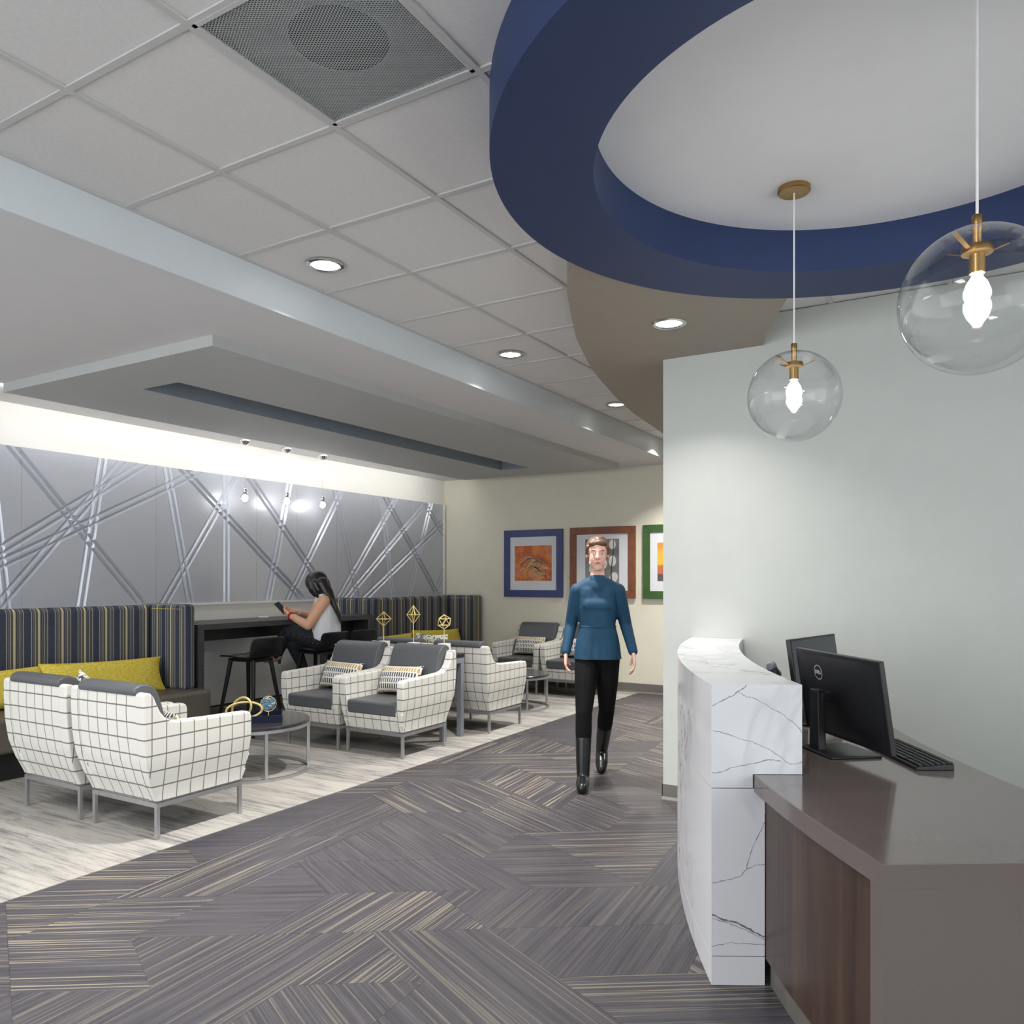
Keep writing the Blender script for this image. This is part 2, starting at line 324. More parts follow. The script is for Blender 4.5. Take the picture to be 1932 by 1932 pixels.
# ---------------------------------------------------------------- mesh builders
class B:
    def __init__(s): s.v = []; s.f = []
    def add(s, vs_, fs_):
        k = len(s.v); s.v += [tuple(p) for p in vs_]; s.f += [tuple(i + k for i in f) for f in fs_]; return s
    def box(s, a, b):
        (x0, y0, z0), (x1, y1, z1) = a, b
        return s.add([(x0, y0, z0), (x1, y0, z0), (x1, y1, z0), (x0, y1, z0), (x0, y0, z1), (x1, y0, z1), (x1, y1, z1), (x0, y1, z1)],
                     [(0, 3, 2, 1), (4, 5, 6, 7), (0, 1, 5, 4), (1, 2, 6, 5), (2, 3, 7, 6), (3, 0, 4, 7)])
    def prism(s, poly, a, b, axis='z'):
        n = len(poly)
        def P(p, h): return {'z': (p[0], p[1], h), 'y': (p[0], h, p[1]), 'x': (h, p[0], p[1])}[axis]
        ar = sum(poly[i][0] * poly[(i + 1) % n][1] - poly[(i + 1) % n][0] * poly[i][1] for i in range(n))
        if (ar < 0) != (axis == 'y'): poly = poly[::-1]
        return s.add([P(p, a) for p in poly] + [P(p, b) for p in poly],
                     [tuple(range(n))[::-1], tuple(range(n, 2 * n))] + [(i, (i + 1) % n, n + (i + 1) % n, n + i) for i in range(n)])
    def cyl(s, p0, p1, r0, r1=None, n=16):
        p0, p1 = Vector(p0), Vector(p1); r1 = r0 if r1 is None else r1
        d = (p1 - p0).normalized(); a = d.orthogonal().normalized(); b = d.cross(a)
        vs_ = []
        for p, r in ((p0, r0), (p1, r1)):
            for i in range(n):
                t = 2 * math.pi * i / n; vs_.append(p + a * math.cos(t) * r + b * math.sin(t) * r)
        return s.add(vs_, [tuple(range(n))[::-1], tuple(range(n, 2 * n))] + [(i, (i + 1) % n, n + (i + 1) % n, n + i) for i in range(n)])
    def tube(s, path, r, n=8, closed=False, sq=False):
        P = [Vector(p) for p in path]; m_ = len(P); rings = []
        up = None
        for i in range(m_):
            if closed: d = (P[(i + 1) % m_] - P[i - 1]).normalized()
            else: d = (P[min(i + 1, m_ - 1)] - P[max(i - 1, 0)]).normalized()
            if up is None: up = d.orthogonal().normalized()
            up = (up - d * up.dot(d)).normalized(); b = d.cross(up)
            rr = r[i] if isinstance(r, (list, tuple)) else r
            rings.append([P[i] + up * math.cos(2 * math.pi * j / n) * rr + b * math.sin(2 * math.pi * j / n) * rr for j in range(n)])
        vs_ = [q for g in rings for q in g]; fs = []
        for i in range(m_ if closed else m_ - 1):
            i2 = (i + 1) % m_
            for j in range(n): fs.append((i * n + j, i * n + (j + 1) % n, i2 * n + (j + 1) % n, i2 * n + j))
        if not closed: fs += [tuple(range(n))[::-1], tuple(range((m_ - 1) * n, m_ * n))]
        return s.add(vs_, fs)
    def lathe(s, prof, n=32, c=(0, 0, 0)):
        vs_ = []; fs = []; m_ = len(prof)
        for r, z in prof:
            for i in range(n): t = 2 * math.pi * i / n; vs_.append((c[0] + r * math.cos(t), c[1] + r * math.sin(t), c[2] + z))
        for k in range(m_ - 1):
            for i in range(n): fs.append((k * n + i, k * n + (i + 1) % n, (k + 1) * n + (i + 1) % n, (k + 1) * n + i))
        if prof[0][0] > 1e-4 and abs(prof[0][1] - prof[1][1]) > 1e-6: fs.append(tuple(range(n))[::-1])
        if prof[-1][0] > 1e-4 and abs(prof[-1][1] - prof[-2][1]) > 1e-6: fs.append(tuple(range((m_ - 1) * n, m_ * n)))
        return s.add(vs_, fs)
    def sphere(s, c, r, n=20, m_=12, sc=(1, 1, 1), rot=None):
        vs_ = []; fs = []
        for k in range(m_ + 1):
            ph = math.pi * k / m_
            for i in range(n):
                t = 2 * math.pi * i / n
                v = Vector((math.sin(ph) * math.cos(t) * sc[0], math.sin(ph) * math.sin(t) * sc[1], math.cos(ph) * sc[2])) * r
                if rot: v = rot @ v
                vs_.append(Vector(c) + v)
        for k in range(m_):
            for i in range(n): fs.append((k * n + i, (k + 1) * n + i, (k + 1) * n + (i + 1) % n, k * n + (i + 1) % n))
        return s.add(vs_, fs)
    def mesh(s, name, smooth=30, clean=True):
        me = bpy.data.meshes.new(name); me.from_pydata(s.v, [], s.f)
        if clean:
            bm = bmesh.new(); bm.from_mesh(me); bmesh.ops.remove_doubles(bm, verts=bm.verts, dist=1e-6)
            bm.to_mesh(me); bm.free()
        if smooth:
            me.shade_smooth(); me.set_sharp_from_angle(angle=R(smooth))
        me.update(); return me
def obj(name, b, mat, parent=None, loc=None, rz=0, bevel=0, seg=2, smooth=30, sub=0, clean=True):
    me = b.mesh(name, smooth, clean) if isinstance(b, B) else b
    if not me.materials: me.materials.append(MT[mat] if isinstance(mat, str) else mat)
    o = bpy.data.objects.new(name, me); COL.objects.link(o)
    if parent: o.parent = parent
    if loc is not None: o.location = loc
    o.rotation_euler.z = rz
    if bevel:
        md = o.modifiers.new('bevel', 'BEVEL'); md.width = bevel; md.segments = seg; md.limit_method = 'ANGLE'; md.angle_limit = R(35); md.harden_normals = True
    if sub:
        md = o.modifiers.new('sub', 'SUBSURF'); md.levels = sub; md.render_levels = sub
    return o
def tag(o, label, cat, group=None, kind=None):
    o['label'] = label; o['category'] = cat
    if group: o['group'] = group
    if kind: o['kind'] = kind
    return o
def thing(name, label, cat, loc=(0, 0, 0), rz=0, group=None, kind=None):
    o = bpy.data.objects.new(name, None); COL.objects.link(o); o.empty_display_size = .1
    o.location = loc; o.rotation_euler.z = rz
    return tag(o, label, cat, group, kind)
def dup(root, loc, rz, label, group=None):
    def cp(o, par):
        c = o.copy(); COL.objects.link(c); c.parent = par
        for ch in list(o.children): cp(ch, c)
        return c
    r = cp(root, None); r.location = loc; r.rotation_euler.z = rz; r['label'] = label
    if group: r['group'] = group
    return r
def smooth01(t): t = max(0, min(1, t)); return t * t * (3 - 2 * t)

# ================================================================ SHELL
X_BACK, Y_ART, Z_HI, Z_LO, Y_BH, X_PW = 9.33, 6.66, 3.02, 2.82, 3.205, 4.93
def struct(name, b, mat, label, cat, **kw):
    return tag(obj(name, b, mat, **kw), label, cat, kind='structure')
fl = struct('floor', B().box((-3, -3, -.12), (X_BACK + .1, Y_ART + .1, -.006)), 'vinyl', 'floor of dark striped vinyl pieces with a pale streaked carpet by the seating', 'floor', smooth=0)
fl['stripe_angle'] = 0.0; fl['accent'] = 0.0; fl['seed'] = 0.0
struct('wall_left', B().box((-3, Y_ART, 0), (X_BACK + .1, Y_ART + .1, 3.1)), 'wall_white', 'white wall carrying the long silver relief behind the benches', 'wall', smooth=0)
struct('wall_back', B().box((X_BACK, -3, 0), (X_BACK + .1, Y_ART, 3.1)), 'wall_cream', 'cream end wall with three framed pictures', 'wall', smooth=0)
struct('wall_right', B().box((-3, -3.1, 0), (X_BACK + .1, -3, 3.1)), 'wall_light', 'pale wall to the right of the reception', 'wall', smooth=0)
struct('wall_front', B().box((-3.1, -3.1, 0), (-3, Y_ART + .1, 3.1)), 'wall_light', 'pale wall behind the viewer', 'wall', smooth=0)
struct('wall_partition', B().box((X_PW, -3, 0), (X_PW + .13, 1.785, Z_HI)), 'wall_light', 'pale grey partition wall behind the reception desk', 'wall', smooth=0)
struct('baseboard_back', B().prism([(X_BACK, 0), (X_BACK - .018, 0), (X_BACK - .014, .012), (X_BACK - .008, .02), (X_BACK - .008, .115), (X_BACK, .12)], -3, Y_ART, 'y'), 'base', 'grey vinyl baseboard along the cream end wall', 'baseboard')
struct('baseboard_partition', B().box((X_PW - .008, 1.3, 0), (X_PW, 1.79, .095)).box((X_PW - .008, 1.785, 0), (X_PW + .138, 1.793, .095)).prism([(X_PW - .022, 0), (X_PW, 0), (X_PW, .02), (X_PW - .01, .016)], 1.3, 1.79, 'y'), 'base', 'grey vinyl baseboard at the foot of the partition wall', 'baseboard')
struct('baseboard_left', B().box((4.6, Y_ART - .012, 0), (7.1, Y_ART, .14)), 'base', 'grey baseboard under the high table', 'baseboard', smooth=0)
struct('trim_1', B().box((4.6, Y_ART - .016, .135), (7.1, Y_ART, .15)), 'blackmet', 'thin black trim strip above the baseboard under the high table', 'trim', smooth=0)
struct('trim_2', B().box((2.0, Y_ART - .012, .15), (X_BACK, Y_ART - .001, .93)), 'satin', 'satin grey wainscot panel under the high table', 'wall panel', smooth=0)

# ---- floor pieces: triangles of a 60 degree lattice merged into striped facets
def floor_pieces():
    s = .47; h = s * math.sqrt(3) / 2; a0 = R(4)
    ca, sa = math.cos(a0), math.sin(a0)
    def pt(i, j): x = i * s + j * s / 2; y = j * h; return (x * ca - y * sa - 1.0, x * sa + y * ca - 2.2)
    tris = {}
    for j in range(-26, 26):
        for i in range(-26, 40):
            tris[(i, j, 0)] = [(i, j), (i + 1, j), (i, j + 1)]; tris[(i, j, 1)] = [(i + 1, j), (i + 1, j + 1), (i, j + 1)]
    def nb(k):
        i, j, t = k
        return [(i, j, 1), (i - 1, j, 1), (i, j - 1, 1)] if t == 0 else [(i, j, 0), (i + 1, j, 0), (i, j + 1, 0)]
    def vis(k):
        P = [pt(*q) for q in tris[k]]; cx = sum(p[0] for p in P) / 3; cy = sum(p[1] for p in P) / 3
        if not (.5 < cx < X_BACK + .3 and cy < 3.95): return None
        t = cx * CC + cy * SS; r = cx * SS - cy * CC
        if t < 1.2: return None
        u = 966 + F_PX * r / t; v = HZ + F_PX * CAM_H / t
        if not (-420 < u < 1600 and v < 2420): return None
        if cx > X_PW and cy < 1.4: return None
        if u > 1330 and cy < .6: return None
        return t
    rnd = random.Random(11); used = set(); groups = []
    keys = sorted([k for k in tris if vis(k)], key=lambda k: vis(k)); ks = set(keys)
    for k in keys:
        if k in used: continue
        g = [k]; used.add(k); want = rnd.choice((3, 4, 4, 5, 6))
        while len(g) < want:
            c = [q for e in g for q in nb(e) if q in ks and q not in used]
            if not c: break
            q = rnd.choice(c); g.append(q); used.add(q)
        groups.append(g)
    groups.sort(key=lambda g: min(vis(k) for k in g))
    lst = -1
    def build(g):
        bm = bmesh.new(); vm = {}
        for k in g:
            vv = []
            for q in tris[k]:
                if q not in vm: vm[q] = bm.verts.new((*pt(*q), 0))
                vv.append(vm[q])
            bm.faces.new(vv)
        bmesh.ops.bisect_plane(bm, geom=bm.verts[:] + bm.edges[:] + bm.faces[:], plane_co=(0, 3.70, 0), plane_no=(0, 1, 0), clear_outer=True)
        bmesh.ops.bisect_plane(bm, geom=bm.verts[:] + bm.edges[:] + bm.faces[:], plane_co=(X_BACK, 0, 0), plane_no=(1, 0, 0), clear_outer=True)
        if not bm.faces: bm.free(); return None
        bmesh.ops.dissolve_faces(bm, faces=bm.faces[:])
        c = Vector((0, 0, 0))
        for v in bm.verts: c += v.co
        c /= len(bm.verts)
        for v in bm.verts:
            d = c - v.co; d.normalize(); v.co += d * .0006
        r = bmesh.ops.extrude_face_region(bm, geom=bm.faces[:])
        for e in r['geom']:
            if isinstance(e, bmesh.types.BMVert): e.co.z = 0
        low = [v for v in bm.verts if v not in set(x for x in r['geom'] if isinstance(x, bmesh.types.BMVert))]
        for v in low: v.co.z = -.006
        bmesh.ops.recalc_face_normals(bm, faces=bm.faces)
        me = bpy.data.meshes.new('floor_tile'); bm.to_mesh(me); bm.free(); me.materials.append(MT['vinyl']); return me
    n = 0; rest = bmesh.new()
    for g in groups:
        me = build(g)
        if me is None: continue
        if n < 299:
            o = bpy.data.objects.new('floor_tile', me); COL.objects.link(o); o.parent = fl
            lst = rnd.choice([q for q in (0, 1, 2) if q != lst])
            o['stripe_angle'] = a0 + R(60) * lst; o['accent'] = rnd.choice((.05, .15, .3, .6, .9)); o['seed'] = rnd.random() * 50
            n += 1
        else: rest.from_mesh(me)
    if len(rest.faces):
        me = bpy.data.meshes.new('floor_tile'); rest.to_mesh(me); me.materials.append(MT['vinyl'])
        o = bpy.data.objects.new('floor_tile', me); COL.objects.link(o); o.parent = fl; o['kind'] = 'stuff'; o['stripe_angle'] = a0; o['accent'] = .3; o['seed'] = 3.0
    rest.free(); print('floor tiles', n, len(groups))
floor_pieces()
def carpet():
    rnd = random.Random(5); W_, L_ = .305, 1.22; n = 0; i = 0; x = 1.2
    while x < X_BACK:
        x1 = min(x + W_, X_BACK); y = 3.70 - rnd.choice((0, .4, .8)); 
        while y < Y_ART:
            y0, y1 = max(y, 3.70), min(y + L_, Y_ART)
            if y1 - y0 > .02:
                o = obj('carpet_plank', B().box((x + .0004, y0 + .0004, -.006), (x1 - .0004, y1 - .0004, .003)), 'carpet', fl, smooth=0, clean=False)
                o['seed'] = rnd.random() * 40; n += 1
            y += L_
        x += W_
    print('carpet', n)
carpet()

# ---- tiled ceiling
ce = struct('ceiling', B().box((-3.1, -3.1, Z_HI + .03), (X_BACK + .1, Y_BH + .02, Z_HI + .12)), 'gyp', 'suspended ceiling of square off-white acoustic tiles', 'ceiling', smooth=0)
TP = .6065; TX0, TY0 = 2.108, 2.585
RC = Vector((2.918, .264)); RO, RI = 1.335, .985; Z_RING = 2.82
tile_me = None
GR = (-1, 1)   # grille cell: i (X) and j (Y, towards -Y) indexes
def cell(i, j): return TX0 + i * TP, TY0 - (j + 1) * TP
ntile = 0
for i in range(-5, 12):
    for j in range(-1, 9):
        x0, y0 = cell(i, j)
        cx, cy = x0 + TP / 2, y0 + TP / 2
        if (i, j) == GR: continue
        if x0 > X_BACK: continue
        dc = math.hypot(cx - RC.x, cy - RC.y)
        if dc < RO - .44: continue
        x1 = min(x0 + TP, X_BACK)
        me = B().box((0, 0, 0), (x1 - x0 - .026, TP - .026, .016)) if (tile_me is None or x1 - x0 < TP - .001) else None
        if me: 
            me_ = me.mesh('ceiling_tile', 0)
            if x1 - x0 > TP - .001: tile_me = me_
        else: me_ = tile_me
        y_top = y0 + TP
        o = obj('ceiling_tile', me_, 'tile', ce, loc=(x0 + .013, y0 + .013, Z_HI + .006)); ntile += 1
        if j == -1: o.location.y = y0 + .013
print('tiles', ntile)
# T-bars
for i in range(-5, 13):
    x = TX0 + i * TP
    if x < X_BACK: obj('tee_bar', B().box((x - .012, -3, Z_HI - .001), (x + .012, Y_BH, Z_HI + .012)).box((x - .002, -3, Z_HI), (x + .002, Y_BH, Z_HI + .03)), 'tbar', ce, smooth=0)
for j in range(-1, 9):
    y = TY0 - j * TP
    obj('tee_bar', B().box((-3, y - .012, Z_HI - .0016), (X_BACK, y + .012, Z_HI + .013)), 'tbar', ce, smooth=0)
# perforated return grille with a round duct behind
gx, gy = cell(*GR); gcx, gcy = gx + TP / 2, gy + TP / 2
g = thing('ceiling_grille', 'perforated metal ceiling grille with a dark round duct behind it', 'vent', (gcx, gcy, Z_HI))
hh = TP / 2 - .007
obj('perforated_sheet', B().add([(-hh, -hh, .003), (-hh, hh, .003), (hh, hh, .003), (hh, -hh, .003)], [(0, 1, 2, 3)]), 'perf', g, smooth=0)
fb = B()
for a, b in (((-hh, -hh), (hh, -hh + .014)), ((-hh, hh - .014), (hh, hh)), ((-hh, -hh), (-hh + .014, hh)), ((hh - .014, -hh), (hh, hh))): fb.box((*a, -.002), (*b, .006))
obj('frame', fb, 'tbar', g, smooth=0)
pl = B(); n_ = 40; ro = .15
ring = [(ro * math.cos(2 * math.pi * k / n_), ro * math.sin(2 * math.pi * k / n_)) for k in range(n_)]
sqr = [(max(-hh, min(hh, c * hh * 2)), max(-hh, min(hh, s_ * hh * 2))) for c, s_ in [(math.cos(2 * math.pi * k / n_), math.sin(2 * math.pi * k / n_)) for k in range(n_)]]
pl.add([(*p, .027) for p in ring] + [(*p, .027) for p in sqr], [(k, (k + 1) % n_, n_ + (k + 1) % n_, n_ + k) for k in range(n_)])
obj('plenum_plate', pl, 'plenum', g, smooth=0)
obj('duct_collar', B().lathe([(0, .0285), (ro, .0285)], 40), 'dark', g, smooth=0)

# ---- lower gypsum ceiling with bulkhead face and slot recess
SX0, SX1, SY0, SY1 = 3.50, 8.36, 4.71, 5.10
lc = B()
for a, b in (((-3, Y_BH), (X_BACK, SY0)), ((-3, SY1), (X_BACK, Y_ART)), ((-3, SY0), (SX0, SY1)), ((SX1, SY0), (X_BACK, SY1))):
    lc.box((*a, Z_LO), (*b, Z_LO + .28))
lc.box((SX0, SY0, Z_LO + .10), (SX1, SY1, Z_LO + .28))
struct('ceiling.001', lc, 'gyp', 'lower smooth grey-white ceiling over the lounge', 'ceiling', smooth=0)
struct('trim_3', B().box((-3, Y_BH - .012, Z_LO - .001), (X_BACK, Y_BH, Z_HI + .001)), 'bulk', 'long pale blue-white bulkhead face between tiled and lower ceiling', 'bulkhead', smooth=0)
PX0, PX1, PY0, PY1, PZ = 3.05, 8.95, 3.80, 6.04, 2.755
cp = thing('ceiling_panel', 'dropped grey ceiling panel with a long recessed slot over the lounge', 'ceiling panel', (0, 0, 0), kind='structure')
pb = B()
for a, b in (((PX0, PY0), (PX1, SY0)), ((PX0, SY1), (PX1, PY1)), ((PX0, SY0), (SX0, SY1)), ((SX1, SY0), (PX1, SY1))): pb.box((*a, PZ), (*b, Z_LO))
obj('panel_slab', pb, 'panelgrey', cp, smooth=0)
sl = B()
for a, b in (((SX0, SY0), (SX1, SY0 + .004)), ((SX0, SY1 - .004), (SX1, SY1)), ((SX0, SY0 + .004), (SX0 + .004, SY1 - .004)), ((SX1 - .004, SY0 + .004), (SX1, SY1 - .004))): sl.box((*a, PZ + .001), (*b, Z_LO + .0995))
obj('slot_shade_lining', sl, 'slot', cp, smooth=0, clean=False)  # added lining, its darker colour stands in for shade inside the slot
obj('light_strip', B().box((PX0 + .02, PY1, PZ + .012), (PX1 - .1, PY1 + .008, Z_LO - .008)), 'strip', cp, smooth=0)

# ---- blue ring
def arc(c, r, a0, a1, n): return [(c[0] + r * math.cos(a0 + (a1 - a0) * k / n), c[1] + r * math.sin(a0 + (a1 - a0) * k / n)) for k in range(n + 1)]
def annulus(b, c, ri, ro_, z0, z1, n=144):
    vs_ = []
    for r, z in ((ro_, z0), (ro_, z1), (ri, z1), (ri, z0)):
        for k in range(n): t = 2 * math.pi * k / n; vs_.append((c[0] + r * math.cos(t), c[1] + r * math.sin(t), z))
    return b.add(vs_, [(a * n + k, a * n + (k + 1) % n, ((a + 1) % 4) * n + (k + 1) % n, ((a + 1) % 4) * n + k) for a in range(4) for k in range(n)])
rg = thing('ceiling_ring', 'large dropped dark blue ceiling ring around a white disc above the reception', 'ceiling ring', (RC.x, RC.y, 0), kind='structure')
obj('ring_body', annulus(B(), (0, 0), RI, RO, Z_RING, Z_HI + .02), 'blue', rg, smooth=40)
obj('plaster_disc', B().lathe([(0, Z_HI - .012), (RI + .005, Z_HI - .012), (RI + .005, Z_HI - .002), (0, Z_HI - .002)], 96), 'disc', rg, smooth=0)
# ---- taupe soffit
_a0, _a1 = math.atan2(.456, 1.032), math.atan2(1.14, .13)
tp = [(RC.x + 1.18 * math.cos(_a0 + (_a1 - _a0) * k / 12), RC.y + 1.18 * math.sin(_a0 + (_a1 - _a0) * k / 12)) for k in range(13)] + [(3.10, 1.55), (3.19, 1.604), (3.54, 1.78), (3.902, 1.933), (4.24, 2.07), (4.586, 2.182), (4.91, 2.28), (5.242, 2.359), (5.8, 2.48), (6.369, 2.576), (7.459, 2.696), (9.32, 2.75), (9.32, 1.0), (5.1, 1.2), (4.929, 1.151), (4.70, 1.085), (4.519, 1.004), (4.33, .925), (4.14, .842)]
struct('ceiling_soffit', B().prism(tp, 2.835, Z_HI + .02), 'taupe', 'curved taupe soffit sweeping from the blue ring into the corridor', 'soffit', smooth=25)

# ---- downlights
def downlight(x, y, z, label, r=.075, power=34, group='recessed round downlights'):
    t = thing('downlight', label, 'ceiling light', (x, y, z), group=group)
    obj('trim_ring', B().lathe([(r + .022, 0), (r + .022, -.005), (r + .012, -.010), (r, -.008), (r - .004, 0), (r - .006, .004)], 40), 'chrome', t, smooth=50)
    obj('lens', B().lathe([(0, -.001), (r - .004, -.001)], 32), 'lens', t, smooth=0)
    a = area('lamp', (0, 0, -.012), (0, 0, 0), r * 1.8, 0, power, (1, .96, .90), 'DISK', 110); a.parent = t
    return t
downlight(3.01, 2.89, Z_HI, 'recessed downlight in the ceiling tile nearest the perforated grille', power=36)
downlight(4.88, 2.905, Z_HI, 'recessed downlight in a ceiling tile halfway along the bulkhead', power=34)
downlight(1.15, 2.89, Z_HI, 'recessed downlight in the tile row, out of frame to the left', power=26)
downlight(6.78, 2.905, Z_HI, 'recessed downlight in the tiles beside the tip of the taupe soffit', power=32)
downlight(8.5, 2.95, Z_HI, 'recessed downlight in the tile row next to the end wall', power=32)
pz = atz(1262, 610, 2.835)
downlight(pz.x, pz.y, 2.835, 'recessed downlight set in the taupe soffit', power=9)

# ================================================================ FEATURE WALL
AX0, AX1, AZ0, AZ1 = 2.0, 9.266, 1.183, 2.475
art = thing('relief_wall_panel', 'long silver relief panel with crossing pairs of raised ribs', 'wall art', (0, Y_ART, 0))
seams = [AX0, 2.75, aty(37, 1000, Y_ART).x, aty(291, 1000, Y_ART).x, aty(426, 1000, Y_ART).x, aty(480, 1000, Y_ART).x, aty(556, 1000, Y_ART).x, aty(632, 1000, Y_ART).x, aty(700, 1000, Y_ART).x, aty(770, 1000, Y_ART).x, AX1]
L = [((45, 558), (575, 1200)), ((0, 985), (250, 820), (395, 740), (585, 635)), ((0, 1040), (380, 860), (800, 670)), ((10, 1190), (245, 920), (410, 730), (500, 625)),
     ((415, 615), (325, 1210)), ((0, 1015), (20, 1205)), ((675, 650), (770, 1195)), ((740, 655), (890, 810), (1110, 1040), (1235, 1190)), ((955, 690), (665, 1195)),
     ((915, 680), (915, 1195)), ((1015, 695), (1140, 870), (1245, 1040), (1340, 1180)), ((1170, 725), (1085, 1190)), ((1380, 750), (1165, 1190)), ((1360, 745), (1450, 1175)),
     ((1545, 770), (1590, 1170)), ((1598, 785), (1370, 1180)), ((1562, 772), (1775, 1168)), ((1720, 798), (1405, 1175)), ((1785, 880), (1480, 1175)), ((1742, 810), (1655, 1170)), ((1725, 798), (1787, 905)), ((1787, 1095), (1765, 1168))]
def groove(p, q, wd=.0185, dp=.015):
    a = Vector(p); b = Vector(q); d = (b - a).normalized(); n = Vector((-d.y, d.x)) * wd * 1.15
    def V(pt_, y): return (pt_.x, y, pt_.y)
    return [V(a - n, -.0325), V(a + n, -.0325), V(a, -.03 + dp), V(b - n, -.0325), V(b + n, -.0325), V(b, -.03 + dp)]
cut = []
for ln in L:
    pts = [aty(x / 2.1467, 580 + y / 2.1467, Y_ART - .03) for x, y in ln]
    a, b = pts[0], pts[-1]; d = Vector((b.x - a.x, b.z - a.z)).normalized(); n = Vector((-d.y, d.x)) * .0275
    for sg in (-1, 1): cut.append((Vector((a.x, a.z)) - d * 2.5 + n * sg, Vector((b.x, b.z)) + d * 2.5 + n * sg))
for a, b in zip(seams, seams[1:]):
    o = obj('silver_panel', B().box((a + .001, -.03, AZ0), (b - .001, -.001, AZ1)), 'art', art, smooth=0)
    cb = B()
    for k, (p, q) in enumerate(cut):
        # keep only the prisms that reach this panel
        t0, t1 = 0.0, 1.0; dx, dz = q.x - p.x, q.y - p.y; ok = True
        for pp, qq in ((-dx, p.x - (a - .05)), (dx, (b + .05) - p.x), (-dz, p.y - (AZ0 - .05)), (dz, (AZ1 + .05) - p.y)):
            if abs(pp) < 1e-9: continue
            r = qq / pp
            if pp < 0: t0 = max(t0, r)
            else: t1 = min(t1, r)
        if t1 <= t0: continue
        e_ = .0003 * (k % 7)
        P0, P1 = p + (q - p) * max(0, t0 - .02), p + (q - p) * min(1, t1 + .02)
        cb.add([(x, y - e_ * .1, z) for x, y, z in groove(P0, P1, dp=.019 + e_ * .4)], [(0, 1, 2), (3, 5, 4), (0, 2, 5, 3), (1, 4, 5, 2), (0, 3, 4, 1)])
    cm = cb.mesh('cutter', 0, clean=False)
    bm = bmesh.new(); bm.from_mesh(cm); bmesh.ops.recalc_face_normals(bm, faces=bm.faces); bm.to_mesh(cm); bm.free()
    co2 = bpy.data.objects.new('cutter', cm); COL.objects.link(co2); co2.location = art.location
    bpy.context.view_layer.update()
    md = o.modifiers.new('b', 'BOOLEAN'); md.operation = 'DIFFERENCE'; md.solver = 'EXACT'; md.use_self = True; md.object = co2
    m2 = bpy.data.meshes.new_from_object(o.evaluated_get(bpy.context.evaluated_depsgraph_get()))
    o.modifiers.clear(); o.data = m2; m2.name = 'silver_panel'; bpy.data.objects.remove(co2)
struct('trim_4', B().box((2.0, Y_ART - .05, AZ0 - .02), (X_BACK, Y_ART, AZ0)).box((AX1, Y_ART - .05, AZ0), (AX1 + .02, Y_ART, AZ1)), 'wall_white', 'thin white edge trim around the silver relief', 'trim', smooth=0)
struct('trim_5', B().box((2.0, Y_ART - .03, .93), (X_BACK, Y_ART - .001, AZ0 - .02)), 'wall_white', 'white painted band of wall below the silver relief', 'wall band', smooth=0)

# ================================================================ BENCHES
def bench(x0, x1, label):
    t = thing('banquette', label, 'bench', (x0, Y_ART - .05, 0), group='striped high-backed banquettes along the relief wall')
    W_ = x1 - x0; D = .80
    obj('plinth', B().box((.06, -D + .10, .003), (W_ - .06, -.02, .20)), 'black', t, smooth=0)
    obj('seat', B().box((-.03, -D, .20), (W_ + .03, 0, .455)), 'olive', t, bevel=.035, seg=4)
    obj('backrest', B().box((.12, -.17, .45), (W_ - .12, 0, 1.185)), 'stripe', t, bevel=.045, seg=5)
    for sx in (0, W_ - .125):
        wg = obj('wing', B().box((sx, -.62, .45), (sx + .125, 0, 1.195)), 'stripe', t, bevel=.03, seg=4)
        xi = sx + .125 + .001 if sx == 0 else sx - .001
        obj('piping', B().tube([(xi, -.59, .47), (xi, -.59, 1.155), (xi, -.18, 1.155)], .0028, 6), 'mustard', wg)
    return t
bench(2.28, 4.63, 'striped high-backed banquette at the left, with two mustard bolsters')
bench(7.03, 9.285, 'striped high-backed banquette in the far corner by the cream end wall')
def pillow_mesh(w_, h_, d_, n=22, corner=.9):
    b = B(); vs_ = []; m_ = n
    for sgn in (1, -1):
        for j in range(m_ + 1):
            for i in range(m_ + 1):
                u = -1 + 2 * i / m_; v = -1 + 2 * j / m_
                k = max(0, (1 - abs(u) ** 3.2)) ** .6 * max(0, (1 - abs(v) ** 3.2)) ** .6
                px = u * w_ / 2 * (1 - .10 * (1 - abs(u)) * 0 - .07 * (1 - v * v) * abs(u) ** 4); pz_ = v * h_ / 2 * (1 - .10 * (1 - u * u) * abs(v) ** 4)
                vs_.append((sgn * d_ / 2 * k, px, pz_))
    N2 = (m_ + 1) ** 2; fs = []
    for s_ in (0, 1):
        for j in range(m_):
            for i in range(m_):
                q = (s_ * N2 + j * (m_ + 1) + i, s_ * N2 + j * (m_ + 1) + i + 1, s_ * N2 + (j + 1) * (m_ + 1) + i + 1, s_ * N2 + (j + 1) * (m_ + 1) + i)
                fs.append(q if s_ == 0 else q[::-1])
    b.add(vs_, fs); me = b.mesh('pillow', 80)
    bm = bmesh.new(); bm.from_mesh(me); bmesh.ops.remove_doubles(bm, verts=bm.verts, dist=1e-4); bmesh.ops.recalc_face_normals(bm, faces=bm.faces); bm.to_mesh(me); bm.free()
    return me
bol_me = pillow_mesh(1.06, .31, .17); bol_me.materials.append(MT['mustard'])
def bolster(x, y, z, tilt, roll, label):
    o = obj('bolster', bol_me, 'mustard'); o.location = (x, y, z)
    o.rotation_euler = (Matrix.Rotation(R(-90), 3, 'Z') @ Matrix.Rotation(R(roll), 3, 'X') @ Matrix.Rotation(R(tilt), 3, 'Y')).to_euler()
    return tag(o, label, 'pillow', 'mustard bolsters on the banquettes')
bolster(3.93, 6.20, .605, -18, -1.5, 'mustard bolster in the right corner of the left banquette')
bolster(2.95, 6.24, .60, -14, 0, 'mustard bolster cut by the left edge, on the left banquette')
